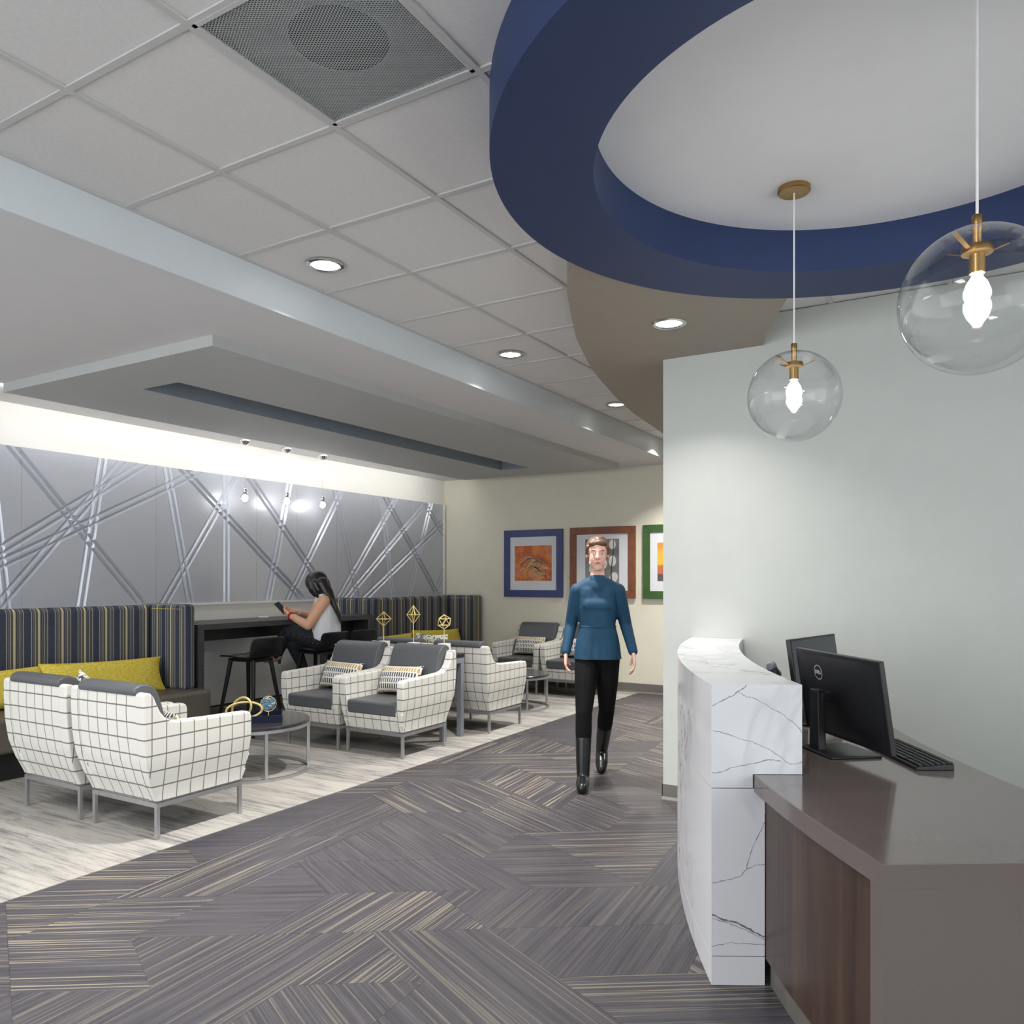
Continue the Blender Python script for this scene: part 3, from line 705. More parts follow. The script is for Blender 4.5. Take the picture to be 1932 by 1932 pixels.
bolster(8.56, 6.20, .605, -18, -2.0, 'mustard bolster at the right end of the far corner banquette')
bolster(7.58, 6.25, .585, -14, 0, 'mustard bolster at the left end of the far corner banquette')

# ================================================================ ARMCHAIR
def bend_side(me, zs=(.23, .27, .31, .36, .42, .48), z0=.20, z1=.50, amt=.036, sgn=1, wref=None):
    bm = bmesh.new(); bm.from_mesh(me)
    for z in zs: bmesh.ops.bisect_plane(bm, geom=bm.verts[:] + bm.edges[:] + bm.faces[:], plane_co=(0, 0, z), plane_no=(0, 0, 1))
    for v in bm.verts:
        k = 1 - smooth01((v.co.z - z0) / (z1 - z0))
        s_ = sgn if sgn else (v.co.y / .335)
        v.co.y -= s_ * amt * k
    bm.to_mesh(me); bm.free(); me.shade_smooth(); me.set_sharp_from_angle(angle=R(35)); return me
BACKC = [(-.112, .805), (-.114, .70), (-.106, .56), (-.088, .43), (-.056, .32), (-.018, .235), (-.004, .20)]
def make_armchair(label, group):
    t = thing('armchair', label, 'armchair', group=group)
    prof = BACKC + [(.572, .20), (.590, .27), (.606, .36), (.614, .47), (.614, .585), (.606, .61), (.588, .62), (.30, .628), (.10, .638), (.055, .648), (.020, .668), (-.008, .70), (-.030, .745), (-.048, .785), (-.066, .806), (-.09, .815)]
    for s_ in (-1, 1):
        b = B().prism(prof, s_ * .335, s_ * .262, 'y')
        me = b.mesh('arm_panel', 30); bmx = bmesh.new(); bmx.from_mesh(me); bmesh.ops.recalc_face_normals(bmx, faces=bmx.faces); bmx.to_mesh(me); bmx.free()
        bend_side(me, sgn=s_)
        obj('arm_panel', me, 'check', t, bevel=.014, seg=3)
    inner = [(x + .055, z) for x, z in BACKC[::-1]]; outer = [(x + .008, z) for x, z in BACKC]
    me = B().prism(outer + inner, -.2615, .2615, 'y').mesh('back_panel', 30)
    bend_side(me, sgn=0, amt=.030)
    obj('back_panel', me, 'check', t, bevel=.006, seg=2)
    me = B().prism([(.548, .20), (.572, .20), (.588, .27), (.600, .332), (.548, .332)], -.2615, .2615, 'y').mesh('front_rail', 30)
    bend_side(me, zs=(.23, .26, .30), sgn=0, amt=.030)
    obj('front_rail', me, 'check', t, bevel=.006, seg=2)
    obj('seat_deck', B().box((.03, -.235, .20), (.55, .235, .23)), 'black', t, smooth=0)
    sc_ = B().box((.04, -.259, .333), (.608, .259, .438))
    obj('seat_cushion', sc_, 'grey_vinyl', t, bevel=.02, seg=4)
    cpf = [(-.112, .792), (-.118, .815), (-.108, .838), (-.075, .852), (-.035, .850), (0, .834), (.028, .80), (.048, .75), (.075, .66), (.098, .55), (.108, .437), (.02, .437), (-.03, .60), (-.055, .74), (-.07, .79)]
    me = B().prism(cpf, -.2595, .2595, 'y').mesh('back_cushion', 40); bmx = bmesh.new(); bmx.from_mesh(me); bmesh.ops.recalc_face_normals(bmx, faces=bmx.faces); bmx.to_mesh(me); bmx.free()
    me.shade_smooth(); me.set_sharp_from_angle(angle=R(45))
    obj('back_cushion', me, 'grey_vinyl', t, bevel=.012, seg=3)
    fr = B(); w_ = .295; x0, x1 = -.006, .572
    fr.box((x0, -w_, .174), (x1, -w_ + .022, .199)).box((x0, w_ - .022, .174), (x1, w_, .199)).box((x0, -w_ + .022, .174), (x0 + .022, w_ - .022, .199)).box((x1 - .022, -w_ + .022, .174), (x1, w_ - .022, .199))
    obj('base_frame', fr, 'steel', t, smooth=0, clean=False)
    for x in (x0, x1 - .022):
        for y in (-w_, w_ - .022): obj('leg', B().box((x, y, .003), (x + .022, y + .022, .175)), 'steel', t, bevel=.002, seg=1)
    return t
GA = 'windowpane-check armchairs with grey cushions'
a1 = make_armchair('check armchair nearest the viewer, seen from behind beside the dark floor', GA); a1.location = (2.74, 4.155, 0)
dup(a1, (2.735, 4.862, 0), 0, 'check armchair seen from behind, cut close to the left edge in front of the banquette')
dup(a1, (5.515, 4.22, 0), R(180), 'check armchair facing the round table, second nearest the dark floor, with a dash-pattern pillow')
dup(a1, (5.515, 4.895, 0), R(180), 'check armchair facing the round table, on the bar stool side, with a dash-pattern pillow')
dup(a1, (6.16, 4.18, 0), 0, 'check armchair turned away behind the console, nearest the dark floor')
dup(a1, (6.16, 4.87, 0), 0, 'check armchair turned away behind the console, mostly hidden by the blocks')
dup(a1, (9.11, 5.0, 0), R(180), 'check armchair against the cream wall under the blue-framed picture')
dup(a1, (9.11, 4.31, 0), R(180), 'check armchair against the cream wall behind the walking person')
lum_me = pillow_mesh(.44, .25, .13); lum_me.materials.append(MT['dash'])
def lumbar(x, y, z, rz, tilt, label, me=lum_me, group='dash-pattern lumbar pillows on the armchairs', roll=0):
    o = obj('throw_pillow', me, 'dash'); o.location = (x, y, z)
    o.rotation_euler = (Matrix.Rotation(rz, 3, 'Z') @ Matrix.Rotation(R(roll), 3, 'X') @ Matrix.Rotation(R(tilt), 3, 'Y')).to_euler()
    return tag(o, label, 'pillow', group)
lumbar(5.335, 4.27, .565, R(180), -24, 'dash-pattern pillow in the facing armchair nearer the dark floor', roll=2)
lumbar(5.335, 4.93, .565, R(180), -24, 'dash-pattern pillow in the facing armchair nearer the bar stools', roll=-1)
lumbar(8.93, 5.03, .565, R(180), -24, 'dash-pattern pillow in the armchair under the blue-framed picture')
lumbar(8.93, 4.35, .565, R(180), -24, 'dash-pattern pillow in the armchair behind the walking person')
lumbar(2.93, 4.13, .56, 0, -22, 'dash-pattern pillow seen past the arm of the nearest armchair', roll=3)
fl_me = pillow_mesh(.40, .36, .13); fl_me.materials.append(MT['floral'])
FG = 'small floral print pillows'
lumbar(2.97, 4.86, .60, R(0), -14, 'floral pillow poking above the armchair at the left edge', fl_me, FG, roll=40)
lumbar(6.45, 4.50, .70, 0, -8, 'floral pillow showing between the gold ornaments', fl_me, FG, roll=0).location = (6.42, 4.72, .70)

# ================================================================ HIGH TABLE, STOOLS
TT = thing('high_table', 'long charcoal woodgrain counter-height table against the relief wall', 'table', (4.665, 6.0, 0))
TL, TD, TH = 2.325, .61, 1.012
obj('tabletop', B().box((0, 0, TH - .052), (TL, TD, TH)), 'charwood', TT, bevel=.002, seg=1)
obj('end_panel', B().box((0, 0, .003), (.062, TD, TH - .052)), 'charwood', TT, bevel=.002, seg=1)
obj('end_panel', B().box((TL - .062, 0, .003), (TL, TD, TH - .052)), 'charwood', TT, bevel=.002, seg=1)
obj('apron', B().box((.062, .22, TH - .17), (TL - .062, .25, TH - .052)), 'black', TT, smooth=0)
obj('apron', B().box((.062, .50, TH - .17), (TL - .062, .53, TH - .052)), 'black', TT, smooth=0)
p = aty(497, 1161, 6.50)
tag(obj('charging_pad', B().lathe([(0, 0), (.045, 0), (.052, .003), (.052, .012), (.045, .016), (0, .016)], 28), 'white_plastic', loc=(p.x, p.y, TH)), 'white round pad lying on the high table near the seated person', 'pad')

def make_stool(label):
    t = thing('bar_stool', label, 'stool', group='black shell bar stools at the high table')
    # shell: local +x is the front
    prof = [(.44, .700), (.43, .712), (.36, .716), (.24, .708), (.13, .702), (.06, .706), (.020, .722), (-.006, .755), (-.024, .81), (-.040, .86), (-.050, .895)]
    nv = 14; vs_ = []; fs = []
    for k, (x, z) in enumerate(prof):
        u = k / (len(prof) - 1); hw = .165 + .035 * math.sin(min(1, u * 1.6) * math.pi / 2)
        if u > .9: hw -= .006
        for i in range(nv + 1):
            v = -1 + 2 * i / nv; e = abs(v) ** 2.2
            up = .012 * e if u < .55 else 0; fwd = .045 * e * smooth01((u - .5) / .3)
            vs_.append((x + fwd, v * hw, z + up - (.010 * abs(v) ** 6 if u > .95 else 0)))
    for k in range(len(prof) - 1):
        for i in range(nv):
            a = k * (nv + 1) + i; fs.append((a, a + 1, a + nv + 2, a + nv + 1))
    sh = obj('seat_shell', B().add(vs_, fs), 'blackpl', t, smooth=60)
    md = sh.modifiers.new('solid', 'SOLIDIFY'); md.thickness = .013; md.offset = -1
    md = sh.modifiers.new('sub', 'SUBSURF'); md.levels = 1; md.render_levels = 1
    obj('seat_pad', B().lathe([(0, .718), (.14, .722), (.152, .718), (.155, .708), (0, .706)], 28, (.255, 0, 0)), 'padgrey', t, smooth=50)
    uf = B()
    for y in (-.10, .10): uf.box((.05, y - .012, .665), (.38, y + .012, .69))
    uf.box((.05, -.10, .665), (.075, .10, .69)).box((.355, -.10, .665), (.38, .10, .69))
    obj('under_frame', uf, 'blackmet', t, smooth=0)
    ft = {}
    for sx, x, fx in ((0, .075, -.015), (1, .355, .44)):
        for sy in (-1, 1):
            top = Vector((x, sy * .105, .68)); bot = Vector((fx, sy * .195, .003))
            obj('leg', B().tube([top, top.lerp(bot, .12), bot], [.019, .020, .013], 10), 'blackmet', t); ft[(sx, sy)] = top.lerp(bot, .66)
    obj('footrest', B().tube([ft[(0, -1)], ft[(1, -1)], ft[(1, 1)], ft[(0, 1)]], .006, 6, closed=True), 'chrome', t)
    return t
s1 = make_stool('black bar stool nearest the striped left banquette, empty'); s1.location = (5.10, 5.60, 0); s1.rotation_euler.z = R(93)
dup(s1, (5.97, 5.60, 0), R(92), 'black bar stool the seated person sits on')
dup(s1, (6.42, 5.62, 0), R(90), 'black bar stool furthest right at the high table')

# ================================================================ ROUND COFFEE TABLES
def make_ct(label):
    t = thing('coffee_table', label, 'table', group='round coffee tables with dark tops and silver ring bases')
    obj('tabletop', B().lathe([(0, .360), (.410, .360), (.414, .364), (.414, .378), (.410, .382), (0, .382)], 72), 'cttop', t, smooth=35)
    def sqring(z0, z1, r0, r1): 
        b = B(); return annulus(b, (0, 0), r0, r1, z0, z1, 72)
    obj('top_ring', sqring(.338, .360, .398, .418), 'steel', t, smooth=35)
    obj('base_ring', sqring(.003, .024, .398, .418), 'steel', t, smooth=35)
    for a in (-118, -36, 54, 144):
        c, s_ = math.cos(R(a)) * .408, math.sin(R(a)) * .408
        obj('leg', B().box((-.0105, -.0105, .02), (.0105, .0105, .34)), 'steel', t, loc=(c, s_, 0), rz=R(a), smooth=0)
    return t
ct = make_ct('round coffee table holding the navy tray, between the front armchairs'); ct.location = (4.09, 4.66, 0)
dup(ct, (7.57, 4.49, 0), R(-8), 'round coffee table with nothing on it, by the far armchairs')
# navy tray with ornaments
ZT = .382
pc = atz(533, 1363, ZT); ang = YAW + math.atan((966 - 533) / F_PX)
ux = Vector((math.cos(ang), math.sin(ang), 0)); uy = Vector((-math.sin(ang), math.cos(ang), 0))
ty = thing('serving_tray', 'navy lacquered tray on the round coffee table', 'tray', (pc.x, pc.y, ZT), ang)
TW, TDp = .42, .29
obj('tray_base', B().box((0, 0, 0), (TDp, TW, .008)), 'navy', ty, smooth=0)
for a, b in (((0, 0), (TDp, .008)), ((0, TW - .008), (TDp, TW)), ((0, .008), (.008, TW - .008)), ((TDp - .008, .008), (TDp, TW - .008))):
    obj('tray_wall', B().box((*a, .008), (*b, .052)), 'navy', ty, smooth=0)
def ontray(a, b, z=0): return Vector((pc.x, pc.y, ZT + .008 + z)) + ux * a + uy * b
def circ_pts(c, r1, r2, e1, e2, n=40): return [Vector(c) + Vector(e1) * r1 * math.cos(2 * math.pi * k / n) + Vector(e2) * r2 * math.sin(2 * math.pi * k / n) for k in range(n)]
kc = ontray(.15, .27)
kn = thing('gold_knot_sculpture', 'gold sculpture of two interlocked rings standing in the navy tray', 'ornament', kc)
e1 = (-uy * .9 - ux * .45).normalized(); zv = Vector((0, 0, 1))
obj('ring', B().tube(circ_pts((-.02 * e1.x, -.02 * e1.y, .083), .075, .079, (e1 * .8 + zv * .1).normalized(), (zv + e1 * .12).normalized()), .0085, 10, True), 'gold', kn)
e3 = (e1 * .93 + ux * .35).normalized()
obj('ring', B().tube(circ_pts((0, 0, .068), .125, .061, e3, (zv + e3 * .2).normalized()), .0085, 10, True), 'gold', kn)
ac = ontray(.15, .10)
ag = thing('agate_stand', 'blue agate slice on a gold stand in the navy tray', 'ornament', ac)
vdir = Vector((ac.x, ac.y, 0)).normalized(); vr = Vector((vdir.y, -vdir.x, 0))
obj('base', B().lathe([(0, 0), (.05, 0), (.052, .006), (.045, .013), (0, .014)], 24), 'lightwood', ag)
obj('post', B().cyl((0, 0, .012), (0, 0, .055), .003), 'gold', ag)
obj('hoop', B().tube(circ_pts((0, 0, .108), .055, .055, vr, zv), .0022, 6, True), 'gold', ag)
rnd = random.Random(3); out = []
for k in range(26):
    a = 2 * math.pi * k / 26; q = .050 + rnd.uniform(-.006, .008); out.append((q * math.cos(a), q * math.sin(a) * .95))
b = B(); vs_ = []
for off in (-.004, .004):
    for x, z in out: v = vr * x + vdir * off; vs_.append((v.x, v.y, .112 + z))
n_ = len(out); b.add(vs_, [tuple(range(n_)), tuple(range(n_, 2 * n_))[::-1]] + [(i, n_ + i, n_ + (i + 1) % n_, (i + 1) % n_) for i in range(n_)])
obj('agate_slice', b, 'agate', ag, smooth=0)

# ================================================================ CONSOLE + ORNAMENTS
co_ = thing('console_table', 'narrow console table with dark top and grey metal legs between the armchairs', 'table', (5.645, 4.035, 0))
CW, CL, CH = .325, 1.16, .742
obj('top', B().box((0, 0, CH - .028), (CW, CL, CH)), 'black', co_, bevel=.002, seg=1)
obj('apron_frame', B().box((.004, .004, CH - .078), (CW - .004, .05, CH - .028)).box((.004, CL - .05, CH - .078), (CW - .004, CL - .004, CH - .028)).box((.004, .05, CH - .078), (.05, CL - .05, CH - .028)).box((CW - .05, .05, CH - .078), (CW - .004, CL - .05, CH - .028)), 'steel_paint', co_, smooth=0, clean=False)
for x in (.004, CW - .052):
    for y in (.004, CL - .052): obj('leg', B().box((x, y, .003), (x + .048, y + .048, CH - .078)), 'steel_paint', co_, bevel=.002, seg=1)
def ornament(u, top_v, kind, zc, sz, label):
    zb = .845; p = atz(u, {724: 1209, 780: 1212, 838: 1214}[u], zb)
    t = thing('wire_ornament', label, 'ornament', (p.x, p.y, CH), group='gold wire polyhedra on white blocks')
    obj('block', B().box((-.042, -.042, 0), (.042, .042, .103)), 'white', t, bevel=.002, seg=1)
    h0 = zc - sz[1] - CH
    obj('rod', B().cyl((0, 0, .10), (0, 0, h0 + .01), .0032, n=8), 'gold', t)
    d = Vector((p.x, p.y, 0)).normalized(); rr = Vector((d.y, -d.x, 0)); c = Vector((0, 0, zc - CH))
    if kind == 'ico':
        ph = (1 + 5 ** .5) / 2; P = []
        for i in range(12):
            if i == 0: P.append(Vector((0, 0, 1)))
            elif i == 11: P.append(Vector((0, 0, -1)))
            else:
                q = 1 if i < 6 else -1; a = R(72 * (i - 1) + (0 if i < 6 else 36) + 20); P.append(Vector((math.cos(a) * .894, math.sin(a) * .894, q * .447)))
        E_ = [(i, j) for i in range(12) for j in range(i + 1, 12) if (P[i] - P[j]).length < 1.1]; P = [c + q * sz[1] for q in P]
    else:
        P = [c + zv * sz[1], c - zv * sz[1]]
        for k in range(4):
            a = R(90 * k + 12); P.append(c + (rr * math.cos(a) + d * math.sin(a)) * sz[0])
        E_ = [(0, k) for k in range(2, 6)] + [(1, k) for k in range(2, 6)] + [(2, 3), (3, 4), (4, 5), (5, 2)]
        if kind == 'dbl':
            k0 = len(P); P += [c + zv * sz[1] * .62, c - zv * sz[1] * .62] + [c + (rr * math.cos(R(90 * k + 50)) + d * math.sin(R(90 * k + 50))) * sz[0] * .42 for k in range(4)]
            E_ += [(a + k0, b_ + k0) for a, b_ in [(0, k) for k in range(2, 6)] + [(1, k) for k in range(2, 6)] + [(2, 3), (3, 4), (4, 5), (5, 2)]]
    fb = B()
    for a, b_ in E_: fb.cyl(P[a], P[b_], .0034, n=6)
    for q in P: fb.sphere(q, .0042, 6, 4)
    obj('wire_frame', fb, 'gold', t, clean=False)
ornament(724, 0, 'oct', 1.048, (.070, .066), 'gold wire octahedron on a white block, leftmost ornament on the console')
ornament(780, 0, 'dbl', 1.096, (.060, .082), 'tall gold wire diamond with a smaller one inside, middle ornament on the console')
ornament(838, 0, 'ico', 1.036, (.06, .064), 'gold wire icosahedron on a white block, rightmost ornament on the console')

# ================================================================ PICTURES
def picture(y0, y1, z0, z1, fw, photo, fmat, pmat, label):
    t = thing('framed_picture', label, 'picture', (X_BACK, (y0 + y1) / 2, z0), group='square framed photographs on the cream wall')
    W_, H_ = (y1 - y0) / 2, z1 - z0
    for a, b in (((-W_, 0), (W_, fw)), ((-W_, H_ - fw), (W_, H_)), ((-W_, fw), (-W_ + fw, H_ - fw)), ((W_ - fw, fw), (W_, H_ - fw))):
        obj('frame_rail', B().box((-.035, a[0], a[1]), (-.001, b[0], b[1])), fmat, t, bevel=.003, seg=1)
    obj('mat_board', B().box((-.02, -W_ + fw, fw), (-.004, W_ - fw, H_ - fw)), 'mat', t, smooth=0)
    pw, ph_, zc = photo
    po = obj('photo', B().box((-.0225, -pw / 2, 0), (-.02, pw / 2, ph_)), pmat, t, loc=(0, 0, zc - ph_ / 2), smooth=0)
    return t, po
P1, po1 = picture(4.742, 5.638, 1.176, 2.076, .093, (.565, .47, .452), 'fr_blue', 'ph1', 'blue-framed photograph of pale grass heads on orange, leftmost picture')
P2, po2 = picture(3.732, 4.637, 1.176, 2.082, .093, (.47, .59, .455), 'fr_brown', 'ph2', 'brown-framed photograph of willow catkins on grey, behind the walking person')
P3, po3 = picture(2.735, 3.632, 1.176, 2.084, .093, (.52, .47, .452), 'fr_green', 'ph3', 'green-framed photograph of a yellow and orange sunset, cut by the partition')
def ribbon(b, pts, w0, x=-.0238):
    n = len(pts); vs_ = []
    for i, (y, z) in enumerate(pts):
        a = pts[max(0, i - 1)]; c = pts[min(n - 1, i + 1)]; d = Vector((c[0] - a[0], c[1] - a[1])).normalized(); w_ = w0 * (1 - .7 * i / n)
        vs_ += [(x, y - d.y * w_, z + d.x * w_), (x, y + d.y * w_, z - d.x * w_)]
    b.add(vs_, [(2 * i, 2 * i + 1, 2 * i + 3, 2 * i + 2) for i in range(n - 1)])
gb = B(); rnd = random.Random(4)   # local y: + is image-left
for base, cnt in (((-.26, .20), 22), ((-.27, .08), 24)):
    for k in range(cnt):
        s_ = k / cnt; y = base[0] + .03 + s_ * .20; z = base[1] - .04 + s_ * .17 - s_ * s_ * .02
        ln = .16 + .14 * rnd.random(); dr = rnd.uniform(-.05, .06)
        pts = [(min(.27, y + ln * q), z + .04 * math.sin(q * 2.4) + dr * q - .10 * q * q) for q in [i / 6 for i in range(7)]]
        ribbon(gb, pts, .0036)
    ribbon(gb, [(base[0] + .22 * q, base[1] - .05 + .20 * q - .04 * q * q) for q in [i / 6 for i in range(7)]], .003)
obj('printed_grass', gb, 'straw', po1, smooth=0, clean=False)
wb = B()
def disc(b, y, z, ry, rz_, x=-.0238, n=20, rot=0):
    vs_ = [(x, y, z)] + [(x, y + ry * math.cos(2 * math.pi * k / n) * math.cos(rot) - rz_ * math.sin(2 * math.pi * k / n) * math.sin(rot), z + ry * math.cos(2 * math.pi * k / n) * math.sin(rot) + rz_ * math.sin(2 * math.pi * k / n) * math.cos(rot)) for k in range(n)]
    b.add(vs_, [(0, (k + 1) % n + 1, k + 1) for k in range(n)])
for y, z, a, b_, ro_ in ((-.145, .52, .045, .062, 0), (-.145, .31, .05, .07, 0), (-.16, .10, .055, .07, .5), (-.03, .27, .04, .06, .2), (.02, .12, .045, .06, .3), (-.04, .02, .03, .03, 0), (.12, .42, .045, .06, .1), (.14, .2, .04, .06, -.2)): disc(wb, y, min(z, .52), a, b_, rot=ro_)
obj('printed_catkins', wb, 'willow', po2, smooth=0, clean=False)
sb = B(); ribbon(sb, [(-.14, .02), (-.125, .12), (-.135, .25), (-.155, .40), (-.16, .58)], .010, -.0244); obj('printed_stem', sb, 'stem', po2, smooth=0, clean=False)
sb = B()
for y, z in ((.05, .22), (-.02, .24), (-.12, .21)): ribbon(sb, [(y + .07, z - .01), (y + .03, z + .015), (y, z), (y - .03, z + .02), (y - .07, z)], .006, -.0244)
obj('printed_cloud', sb, 'stem', po3, smooth=0, clean=False)

# ================================================================ RECEPTION DESK
DC = (5.99, -4.85); A_END = R(119.75); A_DESK = R(127.6)
def awall(r): return math.acos((X_PW - .001 - DC[0]) / r)
def sector(ro_, ri_, a0, a1, z0, z1, n=40, wall=False):
    # a0 : the end nearer the viewer; a1 : the far end (or the wall)
    b0 = awall(ro_) if wall else a1; b1 = awall(ri_) if wall else a1
    o_ = [(DC[0] + ro_ * math.cos(a0 + (b0 - a0) * k / n), DC[1] + ro_ * math.sin(a0 + (b0 - a0) * k / n)) for k in range(n + 1)]
    i_ = [(DC[0] + ri_ * math.cos(a0 + (b1 - a0) * k / n), DC[1] + ri_ * math.sin(a0 + (b1 - a0) * k / n)) for k in range(n + 1)]
    vs_ = []
    for z in (z0, z1): vs_ += [(*p_, z) for p_ in o_] + [(*p_, z) for p_ in i_]
    m_ = n + 1; fs = []
    for k in range(n):
        fs += [(k, k + 1, m_ + k + 1, m_ + k)[::-1], (2 * m_ + k, 2 * m_ + k + 1, 3 * m_ + k + 1, 3 * m_ + k), (k, k + 1, 2 * m_ + k + 1, 2 * m_ + k), (m_ + k, 3 * m_ + k, 3 * m_ + k + 1, m_ + k + 1)]
    fs += [(0, 2 * m_, 3 * m_, m_), (n, m_ + n, 3 * m_ + n, 2 * m_ + n)]
    b = B().add(vs_, fs); me = b.mesh('sector', 0); bm = bmesh.new(); bm.from_mesh(me); bmesh.ops.recalc_face_normals(bm, faces=bm.faces); bm.to_mesh(me); bm.free()
    me.shade_smooth(); me.set_sharp_from_angle(angle=R(30)); return me
dk = thing('reception_desk', 'curved reception desk with a white veined counter and a dark walnut front', 'desk', (0, 0, 0))
obj('skirt', sector(6.53, 6.345, A_END, 0, .001, .100, wall=True), 'marble', dk)
obj('lower_slab', sector(6.53, 6.345, A_END, 0, .103, .687, wall=True), 'marble', dk)
obj('upper_slab', sector(6.53, 6.215, A_END, 0, .738, 1.05, wall=True), 'marble', dk)
obj('upper_slab_edge', sector(6.53, 6.386, A_END, 0, .690, .738, wall=True), 'marble', dk)
E0 = Vector((2.092, .209)); ED = Vector((.537, -.843)); E1 = E0 + ED * .84
def wtop():
    n = 44; ro_, ri_ = 6.383, 5.56
    a_end_o = math.atan2(E0.y - DC[1], E0.x - DC[0]); a_end_i = math.atan2(E1.y - DC[1], E1.x - DC[0])
    o_ = [(DC[0] + ro_ * math.cos(a_end_o + (awall(ro_) - a_end_o) * k / n), DC[1] + ro_ * math.sin(a_end_o + (awall(ro_) - a_end_o) * k / n)) for k in range(n + 1)]
    i_ = [(DC[0] + ri_ * math.cos(a_end_i + (awall(ri_) - a_end_i) * k / n), DC[1] + ri_ * math.sin(a_end_i + (awall(ri_) - a_end_i) * k / n)) for k in range(n + 1)]
    o_[0] = tuple(E0); i_[0] = tuple(E1)
    return o_ + i_[::-1]
wp = wtop(); me = B().prism(wp, .676, .7365).mesh('worktop', 30); obj('worktop', me, 'quartz', dk, bevel=.0015, seg=1)
nrm = Vector((-ED.y, ED.x)) * -1; nin = Vector((.843, .537)) * .058    # inward thickness of the waterfall leg
q0, q1 = E0, E1; q2 = E1 + nin; q3 = E0 + nin
r3 = (q3 - Vector(DC)).normalized() * 6.383 + Vector(DC)
obj('waterfall_leg', B().prism([tuple(q0), tuple(q1), tuple(q2), tuple(r3)], .001, .677), 'quartz', dk, smooth=0)
aw = math.atan2(r3.y - DC[1], r3.x - DC[0])
obj('walnut_front', sector(6.342, 6.318, aw, A_END, .095, .676), 'walnut', dk)
obj('toe_kick', sector(6.325, 6.30, aw, A_END, .001, .095), 'toe', dk)
obj('back_support', sector(5.66, 5.63, R(124), R(108), .001, .676), 'walnut', dk)

# veins on the end faces of the white counter (natural figure of the slab)
vd_ = Vector((DC[0] + 6.4 * math.cos(A_END), DC[1] + 6.4 * math.sin(A_END), 0)); vn_ = Vector((-math.sin(A_END), math.cos(A_END), 0))
vb = B(); rv = random.Random(9)
for line, w_ in (([(1343, 1332), (1365, 1321), (1385, 1311), (1391, 1305), (1403, 1299), (1409, 1293)], .0014), ([(1393, 1306), (1410, 1315), (1428, 1319), (1450, 1333), (1480, 1350), (1503, 1368), (1515, 1384)], .0009),
                ([(1343, 1378), (1360, 1381), (1385, 1390), (1420, 1400), (1450, 1414), (1472, 1428), (1490, 1442), (1506, 1441), (1515, 1437)], .0009), ([(1343, 1458), (1362, 1457), (1385, 1447), (1420, 1441), (1450, 1433), (1473, 1436)], .0012),
                ([(1343, 1666), (1372, 1660), (1398, 1653), (1408, 1640), (1418, 1602), (1434, 1570), (1443, 1552)], .0011), ([(1408, 1640), (1425, 1633), (1443, 1631)], .001), ([(1343, 1725), (1370, 1737), (1395, 1742), (1420, 1757), (1442, 1768)], .0032), ([(1343, 1733), (1375, 1742), (1400, 1752), (1442, 1773)], .001), ([(1343, 1786), (1375, 1779), (1410, 1780), (1442, 1783)], .0009)):
    P_ = []
    for (u0, v0), (u1, v1) in zip(line, line[1:]):
        for k in range(5):
            t_ = k / 5; P_.append((u0 + (u1 - u0) * t_ + rv.uniform(-.9, .9), v0 + (v1 - v0) * t_ + rv.uniform(-1.1, 1.1)))
    P_.append(line[-1]); W3 = [onplane(u, v_, vd_, vn_) + vn_ * .0004 for u, v_ in P_]
    if (W3[0] - Vector((0, 0, 0))).dot(vn_) < vd_.dot(vn_): W3 = [q - vn_ * .0 for q in W3]
    sd_ = 1 if (Vector((0, 0, 0)) - vd_).dot(vn_) > 0 else -1
    W3 = [onplane(u, v_, vd_ + vn_ * sd_ * .0005, vn_) for u, v_ in P_]; vv_ = []
    for k, q in enumerate(W3):
        d_ = (W3[min(k + 1, len(W3) - 1)] - W3[max(k - 1, 0)]).normalized(); n2 = d_.cross(vn_).normalized(); ww = w_ * rv.uniform(.45, 1.3)
        vv_ += [q - n2 * ww, q + n2 * ww]
    vb.add(vv_, [(2 * k, 2 * k + 1, 2 * k + 3, 2 * k + 2) for k in range(len(W3) - 1)])
obj('veining', vb, 'vein', dk, smooth=0, clean=False)

